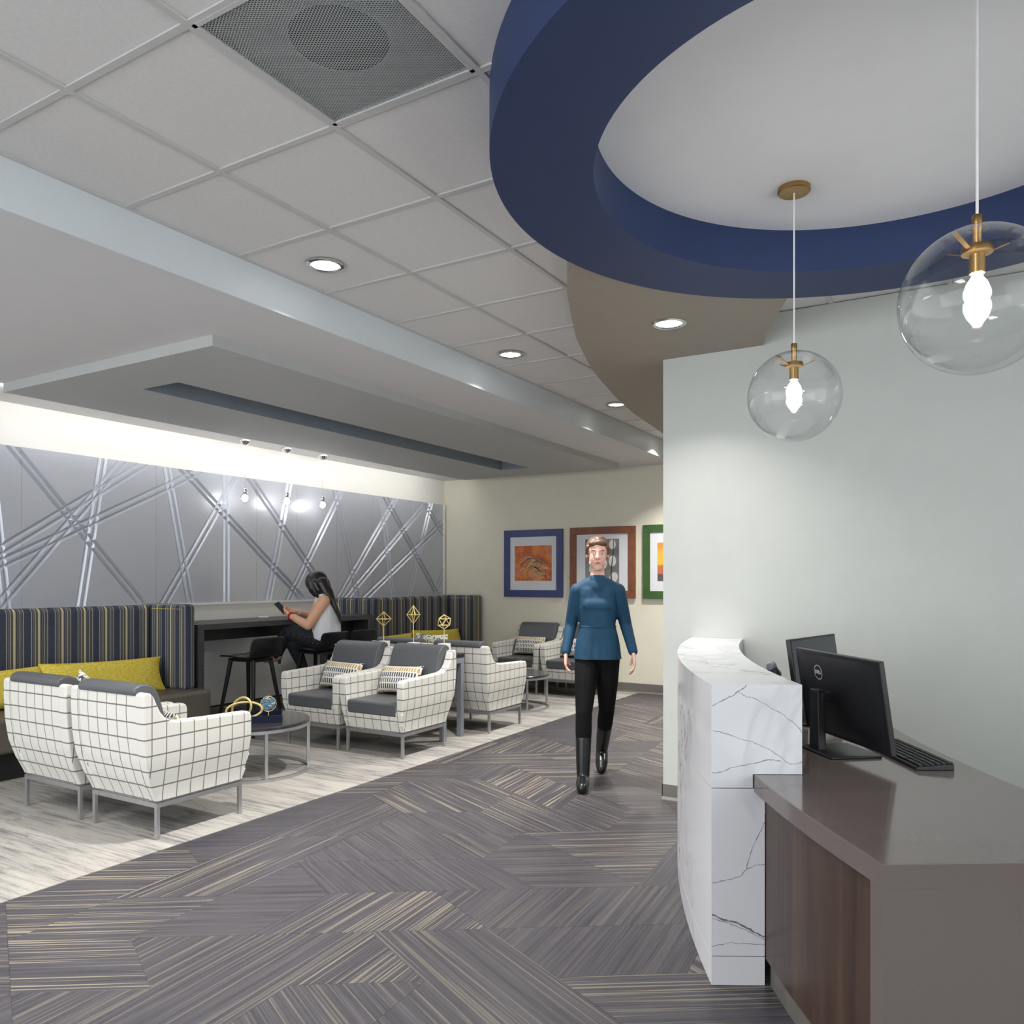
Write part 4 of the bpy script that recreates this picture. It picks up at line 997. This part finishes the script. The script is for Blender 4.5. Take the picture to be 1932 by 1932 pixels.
# ---- monitors
def monitor(c, width_dir, tilt, W_, H_, label, back=False, zbot=.785, flip=1):
    yaw_ = math.atan2(width_dir.y, width_dir.x)
    t = thing('monitor', label, 'monitor', (c.x, c.y, .7365), yaw_, group=None)
    # local x along the width, local +y = rear side
    rt = Matrix.Rotation(tilt * flip, 4, 'X'); zb = zbot - .7365
    def X(b, dz=zb):
        b.v = [tuple(rt @ Vector(v) + Vector((0, 0, dz))) for v in b.v]; return b
    sy = flip
    h = B().prism([(-W_ / 2, 0), (W_ / 2, 0), (W_ / 2, H_), (-W_ / 2, H_)], sy * 0, sy * .022, 'y'); obj('housing', X(h), 'blackpl', t, bevel=.004, seg=2)
    h = B(); nn_ = 16; P_ = []
    for j in range(nn_ + 1):
        for i in range(nn_ + 1):
            u_, v_ = -1 + 2 * i / nn_, -1 + 2 * j / nn_; k_ = (max(0, 1 - abs(u_) ** 2.5) * max(0, 1 - abs(v_) ** 2.5)) ** .8
            P_.append((u_ * (W_ / 2 - .012), sy * (.021 + .022 * k_), H_ / 2 + v_ * (H_ / 2 - .012)))
    h.add(P_, [(j * (nn_ + 1) + i, j * (nn_ + 1) + i + 1, (j + 1) * (nn_ + 1) + i + 1, (j + 1) * (nn_ + 1) + i) for j in range(nn_) for i in range(nn_)]); obj('rear_cover', X(h), 'blackpl', t, smooth=180)
    h = B().box((-W_ / 2 + .008, min(-sy * .0015, 0), .018), (W_ / 2 - .008, max(-sy * .0015, 0), H_ - .010)); obj('screen', X(h), 'screen', t, smooth=0)
    col_y = sy * .115
    obj('stand_column', B().prism([(.004, 0), (.076, 0), (.072, .245), (.012, .245)], col_y - .018, col_y + .018, 'y'), 'blackpl', t, bevel=.006, seg=2)
    obj('stand_arm', B().box((.01, min(sy * .0, col_y), .195), (.07, max(sy * .0, col_y), .235)), 'blackpl', t, bevel=.006, seg=2)
    obj('stand_base', B().box((-.12, min(-sy * .06, sy * .15), 0), (.12, max(-sy * .06, sy * .15), .010)), 'blackpl', t, bevel=.004, seg=2)
    return t, X, sy
mA = tr(3.145, 1.335, 0); wd = (tr(1, -.144, 0) - tr(0, 0, 0)).normalized()
# rear side must face the viewer's left (local +y rotated): +y = rot90(wd)
mon, XF, sy = monitor(mA, wd, R(-8.5), .60, .345, 'black monitor seen from behind, with a round maker badge on its back')
def text_mesh(s_, size, name):
    cu = bpy.data.curves.new(name, 'FONT'); cu.body = s_; cu.size = size; cu.align_x = 'CENTER'; cu.align_y = 'CENTER'; cu.extrude = .0004
    o = bpy.data.objects.new(name, cu); COL.objects.link(o)
    me = bpy.data.meshes.new_from_object(o.evaluated_get(bpy.context.evaluated_depsgraph_get())); bpy.data.objects.remove(o); return me
bc = Vector((-.205 + .0, .0235, .258))
def placed(me, c, s_=1):
    rt = Matrix.Rotation(R(-8.5), 4, 'X')
    for v in me.vertices:
        q = Vector((-v.co.x, .0, v.co.y)) * 1; q = Vector((c.x + q.x, c.y + v.co.z, c.z + q.z)); v.co = rt @ q + Vector((0, 0, .785 - .7365))
    me.update(); return me
# badge sits on the thicker rear cover
bc = Vector((.10, .0405, .265))
tm = text_mesh('DELL', .021, 'badge_text'); obj('badge_text', placed(tm, bc), 'label', mon, smooth=0)
rb = B()
n_ = 36
vs_ = [(math.cos(2 * math.pi * k / n_) * r_, math.sin(2 * math.pi * k / n_) * r_, 0) for r_ in (.0275, .0300) for k in range(n_)]
rb.add(vs_, [(k, (k + 1) % n_, n_ + (k + 1) % n_, n_ + k) for k in range(n_)])
rm = rb.mesh('badge_ring', 0); obj('badge_ring', placed(rm, bc), 'label', mon, smooth=0)
mB = tr(3.755, 1.465, 0); wd2 = (tr(.734, .679, 0) - tr(0, 0, 0)).normalized()
mon2, _, _ = monitor(mB, wd2, R(-8), .53, .32, 'dark monitor further along the desk, screen side towards the viewer', zbot=.83)
bpy.context.view_layer.update()
q_ = mon.matrix_world @ Vector(tuple(rm.vertices[0].co)); t_ = q_.x * CC + q_.y * SS; print('badge px', 966 + F_PX * (q_.x * SS - q_.y * CC) / t_, HZ - F_PX * (q_.z - CAM_H) / t_)
# ---- keyboard
kp = tr(2.835, 1.575, 0); kd = (tr(3.275, 1.585, 0) - kp).normalized(); ky = math.atan2(kd.y, kd.x)
kb = thing('keyboard', 'black keyboard lying on the worktop beside the monitor', 'keyboard', (kp.x, kp.y, .7365), ky)
obj('case', B().prism([(0, 0), (.135, 0), (.135, .012), (0, .024)], 0, .44, 'x'), 'blackpl', kb, bevel=.003, seg=2)
kk = 0; kme = B().box((-.0083, -.0083, 0), (.0083, .0083, .006)).mesh('key', 0)
for row in range(6):
    y = .012 + row * .0205; n_ = 21
    for c_ in range(n_):
        if row == 5 and 4 < c_ < 9: continue
        obj('key', kme, 'blackmet', kb, loc=(.012 + c_ * .0207, y, .0225 - y * .0889 + .0008))
obj('key', B().box((0, -.0083, 0), (.078, .0083, .006)), 'blackmet', kb, loc=(.115, .1145, .013), smooth=0)
# ---- desk phone peeking over the counter
hp = tr(3.62, 1.16, 0); p = onplane(1449, 1256, tr(3.7, 0, 0), tr(1, 0, 0) - tr(0, 0, 0))
dp = thing('desk_phone', 'silver-grey desk phone handset showing above the white counter', 'phone', (p.x, p.y, .7365), YAW)
obj('phone_body', B().prism([(-.08, 0), (.10, 0), (.10, .05), (-.06, .22), (-.08, .22)], -.07, .07, 'y'), 'blackpl', dp, bevel=.006)
obj('handset', B().tube([(-.085, .02, .285), (-.05, .0, .288), (.0, -.03, .262), (.05, -.06, .235)], [.016, .021, .016, .02], 10), 'steel_paint', dp)
obj('cradle', B().box((-.07, -.02, .21), (-.04, .02, .275)), 'blackpl', dp, bevel=.004)
lp = atz(1618, 1436, .75)

# ================================================================ GLOBE PENDANTS
def globe(x, y, zc, label, zcan, r=.183):
    t = thing('globe_pendant', label, 'pendant lamp', (x, y, zcan), group='clear glass globe pendants hanging from the blue ring disc')
    H_ = zc - zcan
    obj('canopy', B().lathe([(0, 0), (.062, 0), (.064, -.004), (.064, -.018), (.060, -.022), (0, -.022)], 40), 'brass', t, smooth=35)
    obj('cord', B().cyl((0, 0, -.02), (0, 0, H_ + r + .02), .0035, n=8), 'white_plastic', t)
    top = H_ + r
    obj('cap', B().lathe([(0, top + .032), (.0115, top + .032), (.0125, top + .030), (.0125, top - .004), (.0105, top - .008), (.0105, top - .045), (0, top - .045)], 20), 'brass', t, smooth=35)
    obj('hub', B().lathe([(0, top - .040), (.020, top - .042), (.034, top - .046), (.036, top - .050), (.036, top - .064), (.018, top - .068), (.018, top - .115), (0, top - .115)], 28), 'brass', t, smooth=35)
    vd = YAW
    for a in (vd + R(118), vd - R(75), vd + R(12)):
        d = Vector((math.cos(a), math.sin(a), 0)); p0 = Vector((0, 0, top - .058)) + d * .033; p1 = Vector((0, 0, H_ + r * .84)) + d * r * .52
        w_ = Vector((-d.y, d.x, 0)) * .006; u_ = Vector((0, 0, .0016))
        obj('arm', B().add([p0 - w_ - u_, p0 + w_ - u_, p0 + w_ + u_, p0 - w_ + u_, p1 - w_ - u_, p1 + w_ - u_, p1 + w_ + u_, p1 - w_ + u_], [(0, 3, 2, 1), (4, 5, 6, 7), (0, 1, 5, 4), (1, 2, 6, 5), (2, 3, 7, 6), (3, 0, 4, 7)]), 'brass', t, smooth=0)
    obj('bulb', B().lathe([(.010, top - .113), (.014, top - .125), (.024, top - .14), (.031, top - .16), (.031, top - .172), (.024, top - .190), (.014, top - .205), (.012, top - .222), (.004, top - .232), (0, top - .233)], 24), 'bulb', t, smooth=80)
    prof = [(r * math.sin(math.pi * k / 48), H_ + r * math.cos(math.pi * k / 48)) for k in range(2, 49)]
    obj('glass_globe', B().lathe(prof[::-1], 72), 'glass', t, smooth=180)
    obj('glass_rim', B().tube([(prof[0][0] * math.cos(a), prof[0][0] * math.sin(a), prof[0][1]) for a in [2 * math.pi * k / 40 for k in range(40)]], .0025, 6, True), 'glass', t, smooth=180)
    return t
ZC = Z_HI - .012
globe(3.367, .664, 2.160, 'clear glass globe pendant hanging in front of the partition wall, the further one', ZC)
globe(2.328, .015, 2.122, 'clear glass globe pendant at the right edge, the nearer and larger-looking one', ZC)

def mini(x, y, zc, label):
    t = thing('mini_pendant', label, 'pendant lamp', (x, y, Z_LO), group='small bulb pendants over the high table')
    obj('canopy', B().lathe([(0, 0), (.055, 0)] + [(.055 * math.cos(R(a)), -.055 * math.sin(R(a))) for a in range(8, 91, 8)][0:] + [(0, -.055)], 28), 'chrome', t, smooth=60)
    H_ = zc - Z_LO
    obj('cord', B().cyl((0, 0, -.05), (0, 0, H_ + .085), .0018, n=6), 'steel', t)
    obj('socket', B().lathe([(0, H_ + .098), (.020, H_ + .098), (.022, H_ + .094), (.022, H_ + .050), (.018, H_ + .045), (0, H_ + .045)], 20), 'chrome', t, smooth=40)
    obj('filament_bulb', B().sphere((0, 0, H_ + .002), .030, 20, 12, (1, 1, 1.2)), 'bulb_s', t, smooth=80)
    prof = [(.020, H_ + .048), (.028, H_ + .040)] + [(.050 * math.sin(R(a)), H_ - .002 + .050 * math.cos(R(a))) for a in range(40, 181, 10)]
    obj('glass_bulb', B().lathe(prof[::-1], 28), 'glass', t, smooth=180)
mini(5.545, 6.42, 2.232, 'small bulb pendant over the high table, leftmost of three')
mini(6.125, 6.44, 2.252, 'small bulb pendant over the high table, middle of three')
mini(6.675, 6.45, 2.255, 'small bulb pendant over the high table, rightmost of three')

# ================================================================ PEOPLE
def caps(b, pts, n=14):
    for (p0, r0), (p1, r1) in zip(pts, pts[1:]):
        p0, p1 = Vector(p0), Vector(p1)
        b.sphere(p0, r0, n, 8); b.cyl(p0, p1, r0, r1, n)
    b.sphere(pts[-1][0], pts[-1][1], n, 8)
def organic(name, b, mat, parent, vox=.006, sm=6, fac=.5):
    me = b.mesh(name, 0, clean=False); o = bpy.data.objects.new(name, me); COL.objects.link(o)
    r = o.modifiers.new('r', 'REMESH'); r.mode = 'VOXEL'; r.voxel_size = vox; r.adaptivity = 0
    s_ = o.modifiers.new('s', 'SMOOTH'); s_.factor = fac; s_.iterations = sm
    m2 = bpy.data.meshes.new_from_object(o.evaluated_get(bpy.context.evaluated_depsgraph_get())); bpy.data.objects.remove(o)
    m2.name = name; m2.materials.clear(); m2.materials.append(MT[mat]); m2.shade_smooth()
    q = bpy.data.objects.new(name, m2); COL.objects.link(q); q.parent = parent
    if parent: q.matrix_parent_inverse = Matrix.Translation(-Vector(parent.location))
    return q
def frame3(f, up=Vector((0, 0, 1))):
    f = f.normalized(); l = up.cross(f).normalized(); u = f.cross(l); return Matrix((f, l, u)).transposed()
def head(b, c, f, s_=1.0):
    M = frame3(f)
    P = lambda x, y, z: c + M @ (Vector((x, y, z)) * s_)
    b.sphere(P(-.012, 0, .035), .083 * s_, 20, 14, (1.10, .90, 1.02), M)
    b.sphere(P(.018, 0, -.020), .070 * s_, 20, 14, (.95, .86, 1.15), M)
    b.sphere(P(.040, 0, -.085), .030 * s_, 14, 10, (1, 1.15, .9), M)     # chin
    for q in (-1, 1):
        b.sphere(P(.030, q * .036, -.055), .026 * s_, 12, 8)              # jaw / cheek
        b.sphere(P(-.012, q * .077, .0), .020 * s_, 12, 8, (.9, .35, 1.45), M)   # ears
    caps(b, [(P(.080, 0, .018), .0085 * s_), (P(.100, 0, -.020), .0125 * s_)], 10)
    for q in (-1, 1): b.sphere(P(.092, q * .011, -.022), .009 * s_, 8, 6)
    b.sphere(P(.078, 0, -.052), .016 * s_, 10, 8, (.8, 1.5, .5), M)       # mouth mound
    b.sphere(P(.072, 0, .030), .020 * s_, 12, 8, (.6, 2.3, .5), M)        # brow
    return P
def hand(b, wrist, d, palm_n, s_=1.0, curl=.5, thumb=1):
    d = d.normalized(); n = (palm_n - d * palm_n.dot(d)).normalized(); sdir = d.cross(n) * thumb
    for k in range(4):
        o_ = sdir * (.027 - .018 * k) * s_
        base = wrist + d * .085 * s_ + o_
        caps(b, [(wrist + d * .01 + o_ * .5, .014 * s_), (base, .0115 * s_)], 10)
        ln = (.070, .078, .073, .058)[k] * s_; p = base; a = .15
        for seg, fr in enumerate((.42, .32, .26)):
            a += curl * (.5 + .35 * seg); q = p + (d * math.cos(a) + n * math.sin(a)) * ln * fr
            caps(b, [(p, .0088 * s_), (q, .0078 * s_)], 10); p = q
    t0 = wrist + d * .025 * s_ + sdir * .024 * s_; t1 = t0 + (d * .75 + sdir * .6 + n * .35).normalized() * .038 * s_; t2 = t1 + (d * .9 + sdir * .15 + n * .45).normalized() * .030 * s_
    caps(b, [(t0, .013 * s_), (t1, .0105 * s_), (t2, .009 * s_)], 10)

# ---- walking person
def walker():
    Fd = Vector((-.905, -.425, 0)).normalized(); Ld = Vector((-Fd.y, Fd.x, 0)); Ld = -Ld if Ld.dot(Vector((SS, -CC, 0))) < 0 else Ld
    base = tr(5.45, .587, 0) + Fd * 0
    t = thing('person', 'person with short brown hair, teal sweater and black boots walking towards the viewer', 'person', (base.x, base.y, 0))
    def P(f, l, z): return base + Fd * f + Ld * l + Vector((0, 0, z))
    hf = -.17
    hipR, kneeR, ankR, toeR = P(hf, -.072, .88), P(hf + .17, -.095, .50), P(.06, -.10, .095), P(.20, -.105, .03)
    hipL, kneeL, ankL, toeL = P(hf, .072, .88), P(hf - .06, .065, .49), P(-.46, .035, .16), P(-.345, .03, .03)
    shR, elR, wrR = P(hf, -.142, 1.335), P(hf - .05, -.188, 1.09), P(hf + .04, -.222, .90)
    shL, elL, wrL = P(hf, .142, 1.335), P(hf - .04, .200, 1.09), P(hf + .08, .245, .91)
    b = B()
    caps(b, [(P(hf, 0, .95), .090), (P(hf, 0, 1.08), .088), (P(hf, 0, 1.24), .098), (P(hf, 0, 1.34), .080), (P(hf + .01, 0, 1.46), .048), (P(hf + .02, 0, 1.53), .047)])
    caps(b, [(P(hf, -.11, 1.345), .052), (P(hf, .11, 1.345), .052)])
    for a, k, an, to in ((hipR, kneeR, ankR, toeR), (hipL, kneeL, ankL, toeL)):
        caps(b, [(a, .070), (k, .042), (k.lerp(an, .3), .042), (an, .030)]); caps(b, [(an - Vector((0, 0, .04)), .030), (to, .022)])
    for a, e, w_ in ((shR, elR, wrR), (shL, elL, wrL)): caps(b, [(a, .044), (e, .035), (w_, .024)])
    dn = Vector((0, 0, -1))
    hand(b, wrR, (dn + Fd * .2).normalized(), Ld, 1.0, .35, -1); hand(b, wrL, (dn + Fd * .25 + Ld * .1).normalized(), -Ld, 1.0, .35, 1)
    hc = P(hf + .035, 0, 1.585); PH = head(b, hc, Fd)
    organic('body', b, 'skin2', t, .0055, 5)
    for q in (-1, 1):
        e = obj('eye', B().sphere(PH(.076, q * .030, .008) - t.location, .0092, 12, 8, (.8, 1.2, .6), frame3(Fd)), 'white', t)
        obj('iris', B().sphere(PH(.0835, q * .030, .008) - t.location, .0046, 10, 6), 'stem', e)
        obj('eyebrow', B().tube([PH(.086, q * .016, .028) - t.location, PH(.086, q * .032, .033) - t.location, PH(.076, q * .046, .027) - t.location], [.0028, .0032, .002], 6), 'hair_brown', t)
    obj('lips', B().sphere(PH(.088, 0, -.054) - t.location, .013, 12, 8, (.45, 1.1, .40), frame3(Fd)), 'lips', t)
    h = B(); M = frame3(Fd)
    h.sphere(PH(-.030, 0, .050), .090, 20, 14, (1.08, .96, .98), M); h.sphere(PH(.048, .02, .085), .032, 14, 10, (1.2, 1.5, .8), M); h.sphere(PH(.052, -.030, .078), .024, 14, 10, (1, 1.4, .9), M)
    h.sphere(PH(-.055, 0, .0), .068, 16, 12, (.8, 1.02, 1.1), M); h.sphere(PH(-.0, .01, .108), .040, 14, 10, (1.3, 1.2, .7), M)
    for q in (-1, 1): caps(h, [(PH(.028, q * .066, .055), .017), (PH(.012, q * .074, .012), .012)], 10)
    organic('hair', h, 'hair_brown', t, .005, 2)
    # sweater : torso as lateral pairs so that it is wider than deep
    s_ = B()
    for z, w_, r_ in ((.87, .075, .118), (.96, .068, .112), (1.09, .040, .103), (1.22, .060, .108), (1.31, .075, .092)):
        pass
    lv = ((.83, .060, .112), (.96, .050, .106), (1.09, .026, .098), (1.22, .042, .102), (1.315, .060, .085))
    for q in (-1, 0, 1): caps(s_, [(P(hf + (.0 if z_ > .9 else .01), q * w_, z_), r_) for z_, w_, r_ in lv], 18)
    caps(s_, [(P(hf, -.112, 1.340), .058), (P(hf + .005, -.06, 1.372), .058), (P(hf + .008, .06, 1.372), .058), (P(hf, .112, 1.340), .058)], 14); caps(s_, [(P(hf + .004, 0, 1.36), .085), (P(hf + .010, 0, 1.405), .066)], 16)
    caps(s_, [(P(hf + .055, -.055, 1.235), .058), (P(hf + .055, .055, 1.235), .058)])
    for a, e, w_ in ((shR, elR, wrR), (shL, elL, wrL)): caps(s_, [(a, .055), (a.lerp(e, .5), .050), (e, .044), (w_ + (e - w_) * .04, .034)])
    sw = organic('sweater', s_, 'teal', t, .008, 5)
    bm = bmesh.new(); bm.from_mesh(sw.data); bmesh.ops.bisect_plane(bm, geom=bm.verts[:] + bm.edges[:] + bm.faces[:], plane_co=(0, 0, .86), plane_no=(0, 0, -1), clear_outer=True)
    bm.to_mesh(sw.data); bm.free()
    obj('waistband', B().add([v + P(hf, 0, 1.07) - t.location for v in []], []) if False else B().tube([P(hf + .101 * math.cos(2 * math.pi * k / 40), .127 * math.sin(2 * math.pi * k / 40), 1.085) - t.location for k in range(40)], .006, 6, True), 'teal', t)
    p_ = B()
    for a, k, an in ((hipR, kneeR, ankR), (hipL, kneeL, ankL)): caps(p_, [(a + Vector((0, 0, .02)), .086), (a, .088), (a.lerp(k, .5), .078), (k, .057), (k.lerp(an, .3), .057), (k.lerp(an, .75), .044)])
    caps(p_, [(P(hf, -.05, .90), .090), (P(hf, .05, .90), .090)])
    organic('trousers', p_, 'blackcloth', t, .007, 4)
    for a, k, an, to in ((0, kneeR, ankR, toeR), (0, kneeL, ankL, toeL)):
        bb = B(); caps(bb, [(k.lerp(an, .42), .055), (k.lerp(an, .75), .050), (an, .045)]); caps(bb, [(an - Vector((0, 0, .035)), .046), (an.lerp(to, .6) - Vector((0, 0, .010)), .046), (to + Vector((0, 0, .008)), .036)])
        bt = organic('boot', bb, 'leather', t, .006, 3)
        hl = an - (to - an).normalized() * .03; hl.z = an.z - .05
        heel = B().cyl((hl.x - t.location.x, hl.y - t.location.y, max(.002, an.z - .095)), (hl.x - t.location.x, hl.y - t.location.y, hl.z), .026, .030, 16)
        obj('heel', heel, 'leather', t)
    return t
walker()

# ---- seated person
def sitter():
    fa = R(118); Fd = Vector((math.cos(fa), math.sin(fa), 0)); Ld = Vector((-math.sin(fa), math.cos(fa), 0))    # Ld = their left, towards the viewer
    base = Vector((5.93, 5.79, 0))
    t = thing('person', 'person with long black hair and white sleeveless top seated at the high table', 'person', tuple(base))
    def Q(u, v, l): return onplane(u, v, base + Ld * l, Ld)
    hipC = Q(613, 1212, 0) ; hipC.z = max(hipC.z, .80)
    hipL, hipR = hipC + Ld * .08, hipC - Ld * .08
    chest, shC = Q(617, 1152, 0), Q(611, 1128, 0)
    shL, elL, wrL = Q(611, 1134, .16), Q(581, 1180, .20), Q(545, 1160, .10)
    shR, elR, wrR = Q(604, 1130, -.16), Q(590, 1162, -.20), Q(556, 1153, -.06)
    kneeL, ankL, toeL = Q(541, 1190, .02), Q(523, 1238, -.04), Q(500, 1246, -.06)
    kneeR, ankR, toeR = Q(552, 1212, -.06), Q(576, 1268, -.07), Q(556, 1284, -.08)
    hd = Q(600, 1105, 0); nf = (Fd * .80 + Vector((0, 0, -.60))).normalized()
    b = B()
    caps(b, [(hipC, .115), (hipC.lerp(chest, .4), .095), (chest, .100), (shC - Vector((0, 0, .02)), .075), (shC.lerp(hd, .5), .047), (hd, .05)])
    caps(b, [(shL.lerp(shR, .15), .050), (shL.lerp(shR, .85), .050)])
    for h_, k, a, to in ((hipL, kneeL, ankL, toeL), (hipR, kneeR, ankR, toeR)): caps(b, [(h_, .09), (k, .055), (k.lerp(a, .3), .052), (a, .032)]); caps(b, [(a, .030), (to, .022)])
    caps(b, [(shL, .062), (shL.lerp(elL, .5), .056), (elL, .046), (elL.lerp(wrL, .35), .043), (wrL, .027)]); caps(b, [(shR, .050), (elR, .038), (wrR, .024)])
    up = Vector((0, 0, 1))
    hdir = (Q(533, 1150, .03) - wrL).normalized(); hand(b, wrL, hdir, (-Ld * .8 + up * .5), .95, .45, 1)
    hdir2 = (Q(540, 1150, .0) - wrR).normalized(); hand(b, wrR, hdir2, (Ld * .7 + up * .4), .95, .5, -1)
    PH = head(b, hd, nf, .98)
    organic('body', b, 'skin', t, .0055, 5)
    off = t.location
    for q in (-1, 1): obj('eye', B().sphere(PH(.074, q * .030, .010) - off, .009, 10, 8), 'stem', t)
    M = frame3(nf); h = B()
    h.sphere(PH(-.015, 0, .048), .106, 20, 14, (1.10, 1.0, 1.0), M); h.sphere(PH(-.045, 0, -.01), .088, 16, 12, (.9, 1.0, 1.15), M)
    for l, v0 in ((.075, 0), (-.075, 0)):
        caps(h, [(PH(.02, l, .07), .036), (PH(.045, l * 1.1, .0), .034), (PH(.050, l * 1.05, -.06), .024), (PH(.055, l * .95, -.12), .010)], 10); caps(h, [(PH(.05, l * .7, .06), .030), (PH(.075, l * .95, -.01), .020), (PH(.078, l * .95, -.08), .008)], 10); caps(h, [(PH(-.01, l * 1.05, .03), .035), (PH(-.0, l * 1.15, -.06), .030), (PH(-.01, l * 1.1, -.12), .014)], 10)
    for k in range(9):
        l = (-.08, -.06, -.04, -.02, 0, .025, .045, .065, .085)[k]; e = (0, 4, -3, 6, 2, -4, 3, 5, -6)[k]
        caps(h, [(Q(607, 1100, l * .8), .062), (Q(618 + e * .3, 1118, l), .050), (Q(628 + e * .4, 1136 + e, l * 1.1), .034), (Q(637 + e * .5, 1156 + e, l * 1.1), .020), (Q(641 + e * .5, 1170 + e * 1.5, l), .008)], 10)
    organic('hair', h, 'hair_black', t, .006, 3)
    s_ = B()
    caps(s_, [(hipC + Fd * -.02 + up * .02, .150), (hipC.lerp(chest, .45) - Fd * .01, .140), (chest, .130), (shC - up * .030, .095)])
    caps(s_, [(hipC + Ld * .07 + up * .03, .12), (hipC.lerp(chest, .5) + Ld * .06, .115), (chest + Ld * .06, .100), (shL.lerp(shC, .38) + up * .012, .056)]); caps(s_, [(hipC - Ld * .06 + up * .03, .10), (chest - Ld * .05, .095), (shR.lerp(shC, .35), .050)])
    caps(s_, [(hipC.lerp(chest, .55) + Fd * .05, .10), (chest + Fd * .04, .085)])
    tp_ = organic('sleeveless_top', s_, 'whitecloth', t, .007, 4)
    bm = bmesh.new(); bm.from_mesh(tp_.data); bmesh.ops.bisect_plane(bm, geom=bm.verts[:] + bm.edges[:] + bm.faces[:], plane_co=hipC - up * .075, plane_no=(0, 0, -1), clear_outer=True); bm.to_mesh(tp_.data); bm.free()
    p_ = B()
    caps(p_, [(hipC - up * .005, .128), (hipC + Fd * .05, .10)])
    for h_, k, a in ((hipL, kneeL, ankL), (hipR, kneeR, ankR)): caps(p_, [(h_, .108), (h_.lerp(k, .5), .098), (k, .074), (k.lerp(a, .3), .068), (a, .044)])
    organic('trousers', p_, 'dots', t, .007, 4)
    for a, to in ((ankL, toeL), (ankR, toeR)):
        d = (to - a).normalized(); bb = B(); caps(bb, [(a - d * .02 - up * .01, .038), (a.lerp(to, .5) - up * .015, .036), (to, .026)])
        organic('shoe', bb, 'pink', t, .006, 2)
        q = a - d * .025 - up * .03 - off; obj('heel', B().cyl(q, q - up * .055 + d * .0, .018, .014, 12), 'stem', t)
    w0 = wrL.lerp(elL, .10); ax = (elL - wrL).normalized(); e1_ = ax.orthogonal().normalized(); e2_ = ax.cross(e1_)
    pts = []
    for k in range(36):
        a = 2 * math.pi * k / 36; rr = .031 + .003 * math.sin(a * 9); pts.append(w0 + (e1_ * math.cos(a) + e2_ * math.sin(a)) * rr + ax * .005 * math.sin(a * 7) - off)
    obj('scrunchie', B().tube(pts, .010, 8, True), 'red', t)
    w1 = wrR.lerp(elR, .22); ax = (elR - wrR).normalized(); e1_ = ax.orthogonal().normalized(); e2_ = ax.cross(e1_)
    obj('bracelet', B().tube([w1 + (e1_ * math.cos(2 * math.pi * k / 24) + e2_ * math.sin(2 * math.pi * k / 24)) * .030 - off for k in range(24)], .003, 6, True), 'white', t)
    # phone held in the hands
    a = Q(538, 1155, .035); c = Q(523, 1139, .035); ax = (c - a).normalized(); sd = -(Ld * .75 + Fd * .6).normalized(); sd = (sd - ax * sd.dot(ax)).normalized(); nn = sd.cross(ax)
    ctr = a.lerp(c, .5); M2 = Matrix((sd, ax, nn)).transposed().to_4x4()
    ph = thing('phone', 'black phone held up in the hands of the seated person', 'phone', tuple(ctr)); ph.rotation_euler = M2.to_euler()
    obj('case', B().box((-.035, -.072, -.004), (.035, .072, .004)), 'blackpl', ph, bevel=.003, seg=2)
    obj('screen', B().box((-.031, -.066, .004), (.031, .066, .0046)), 'screen', ph, smooth=0)
sitter()
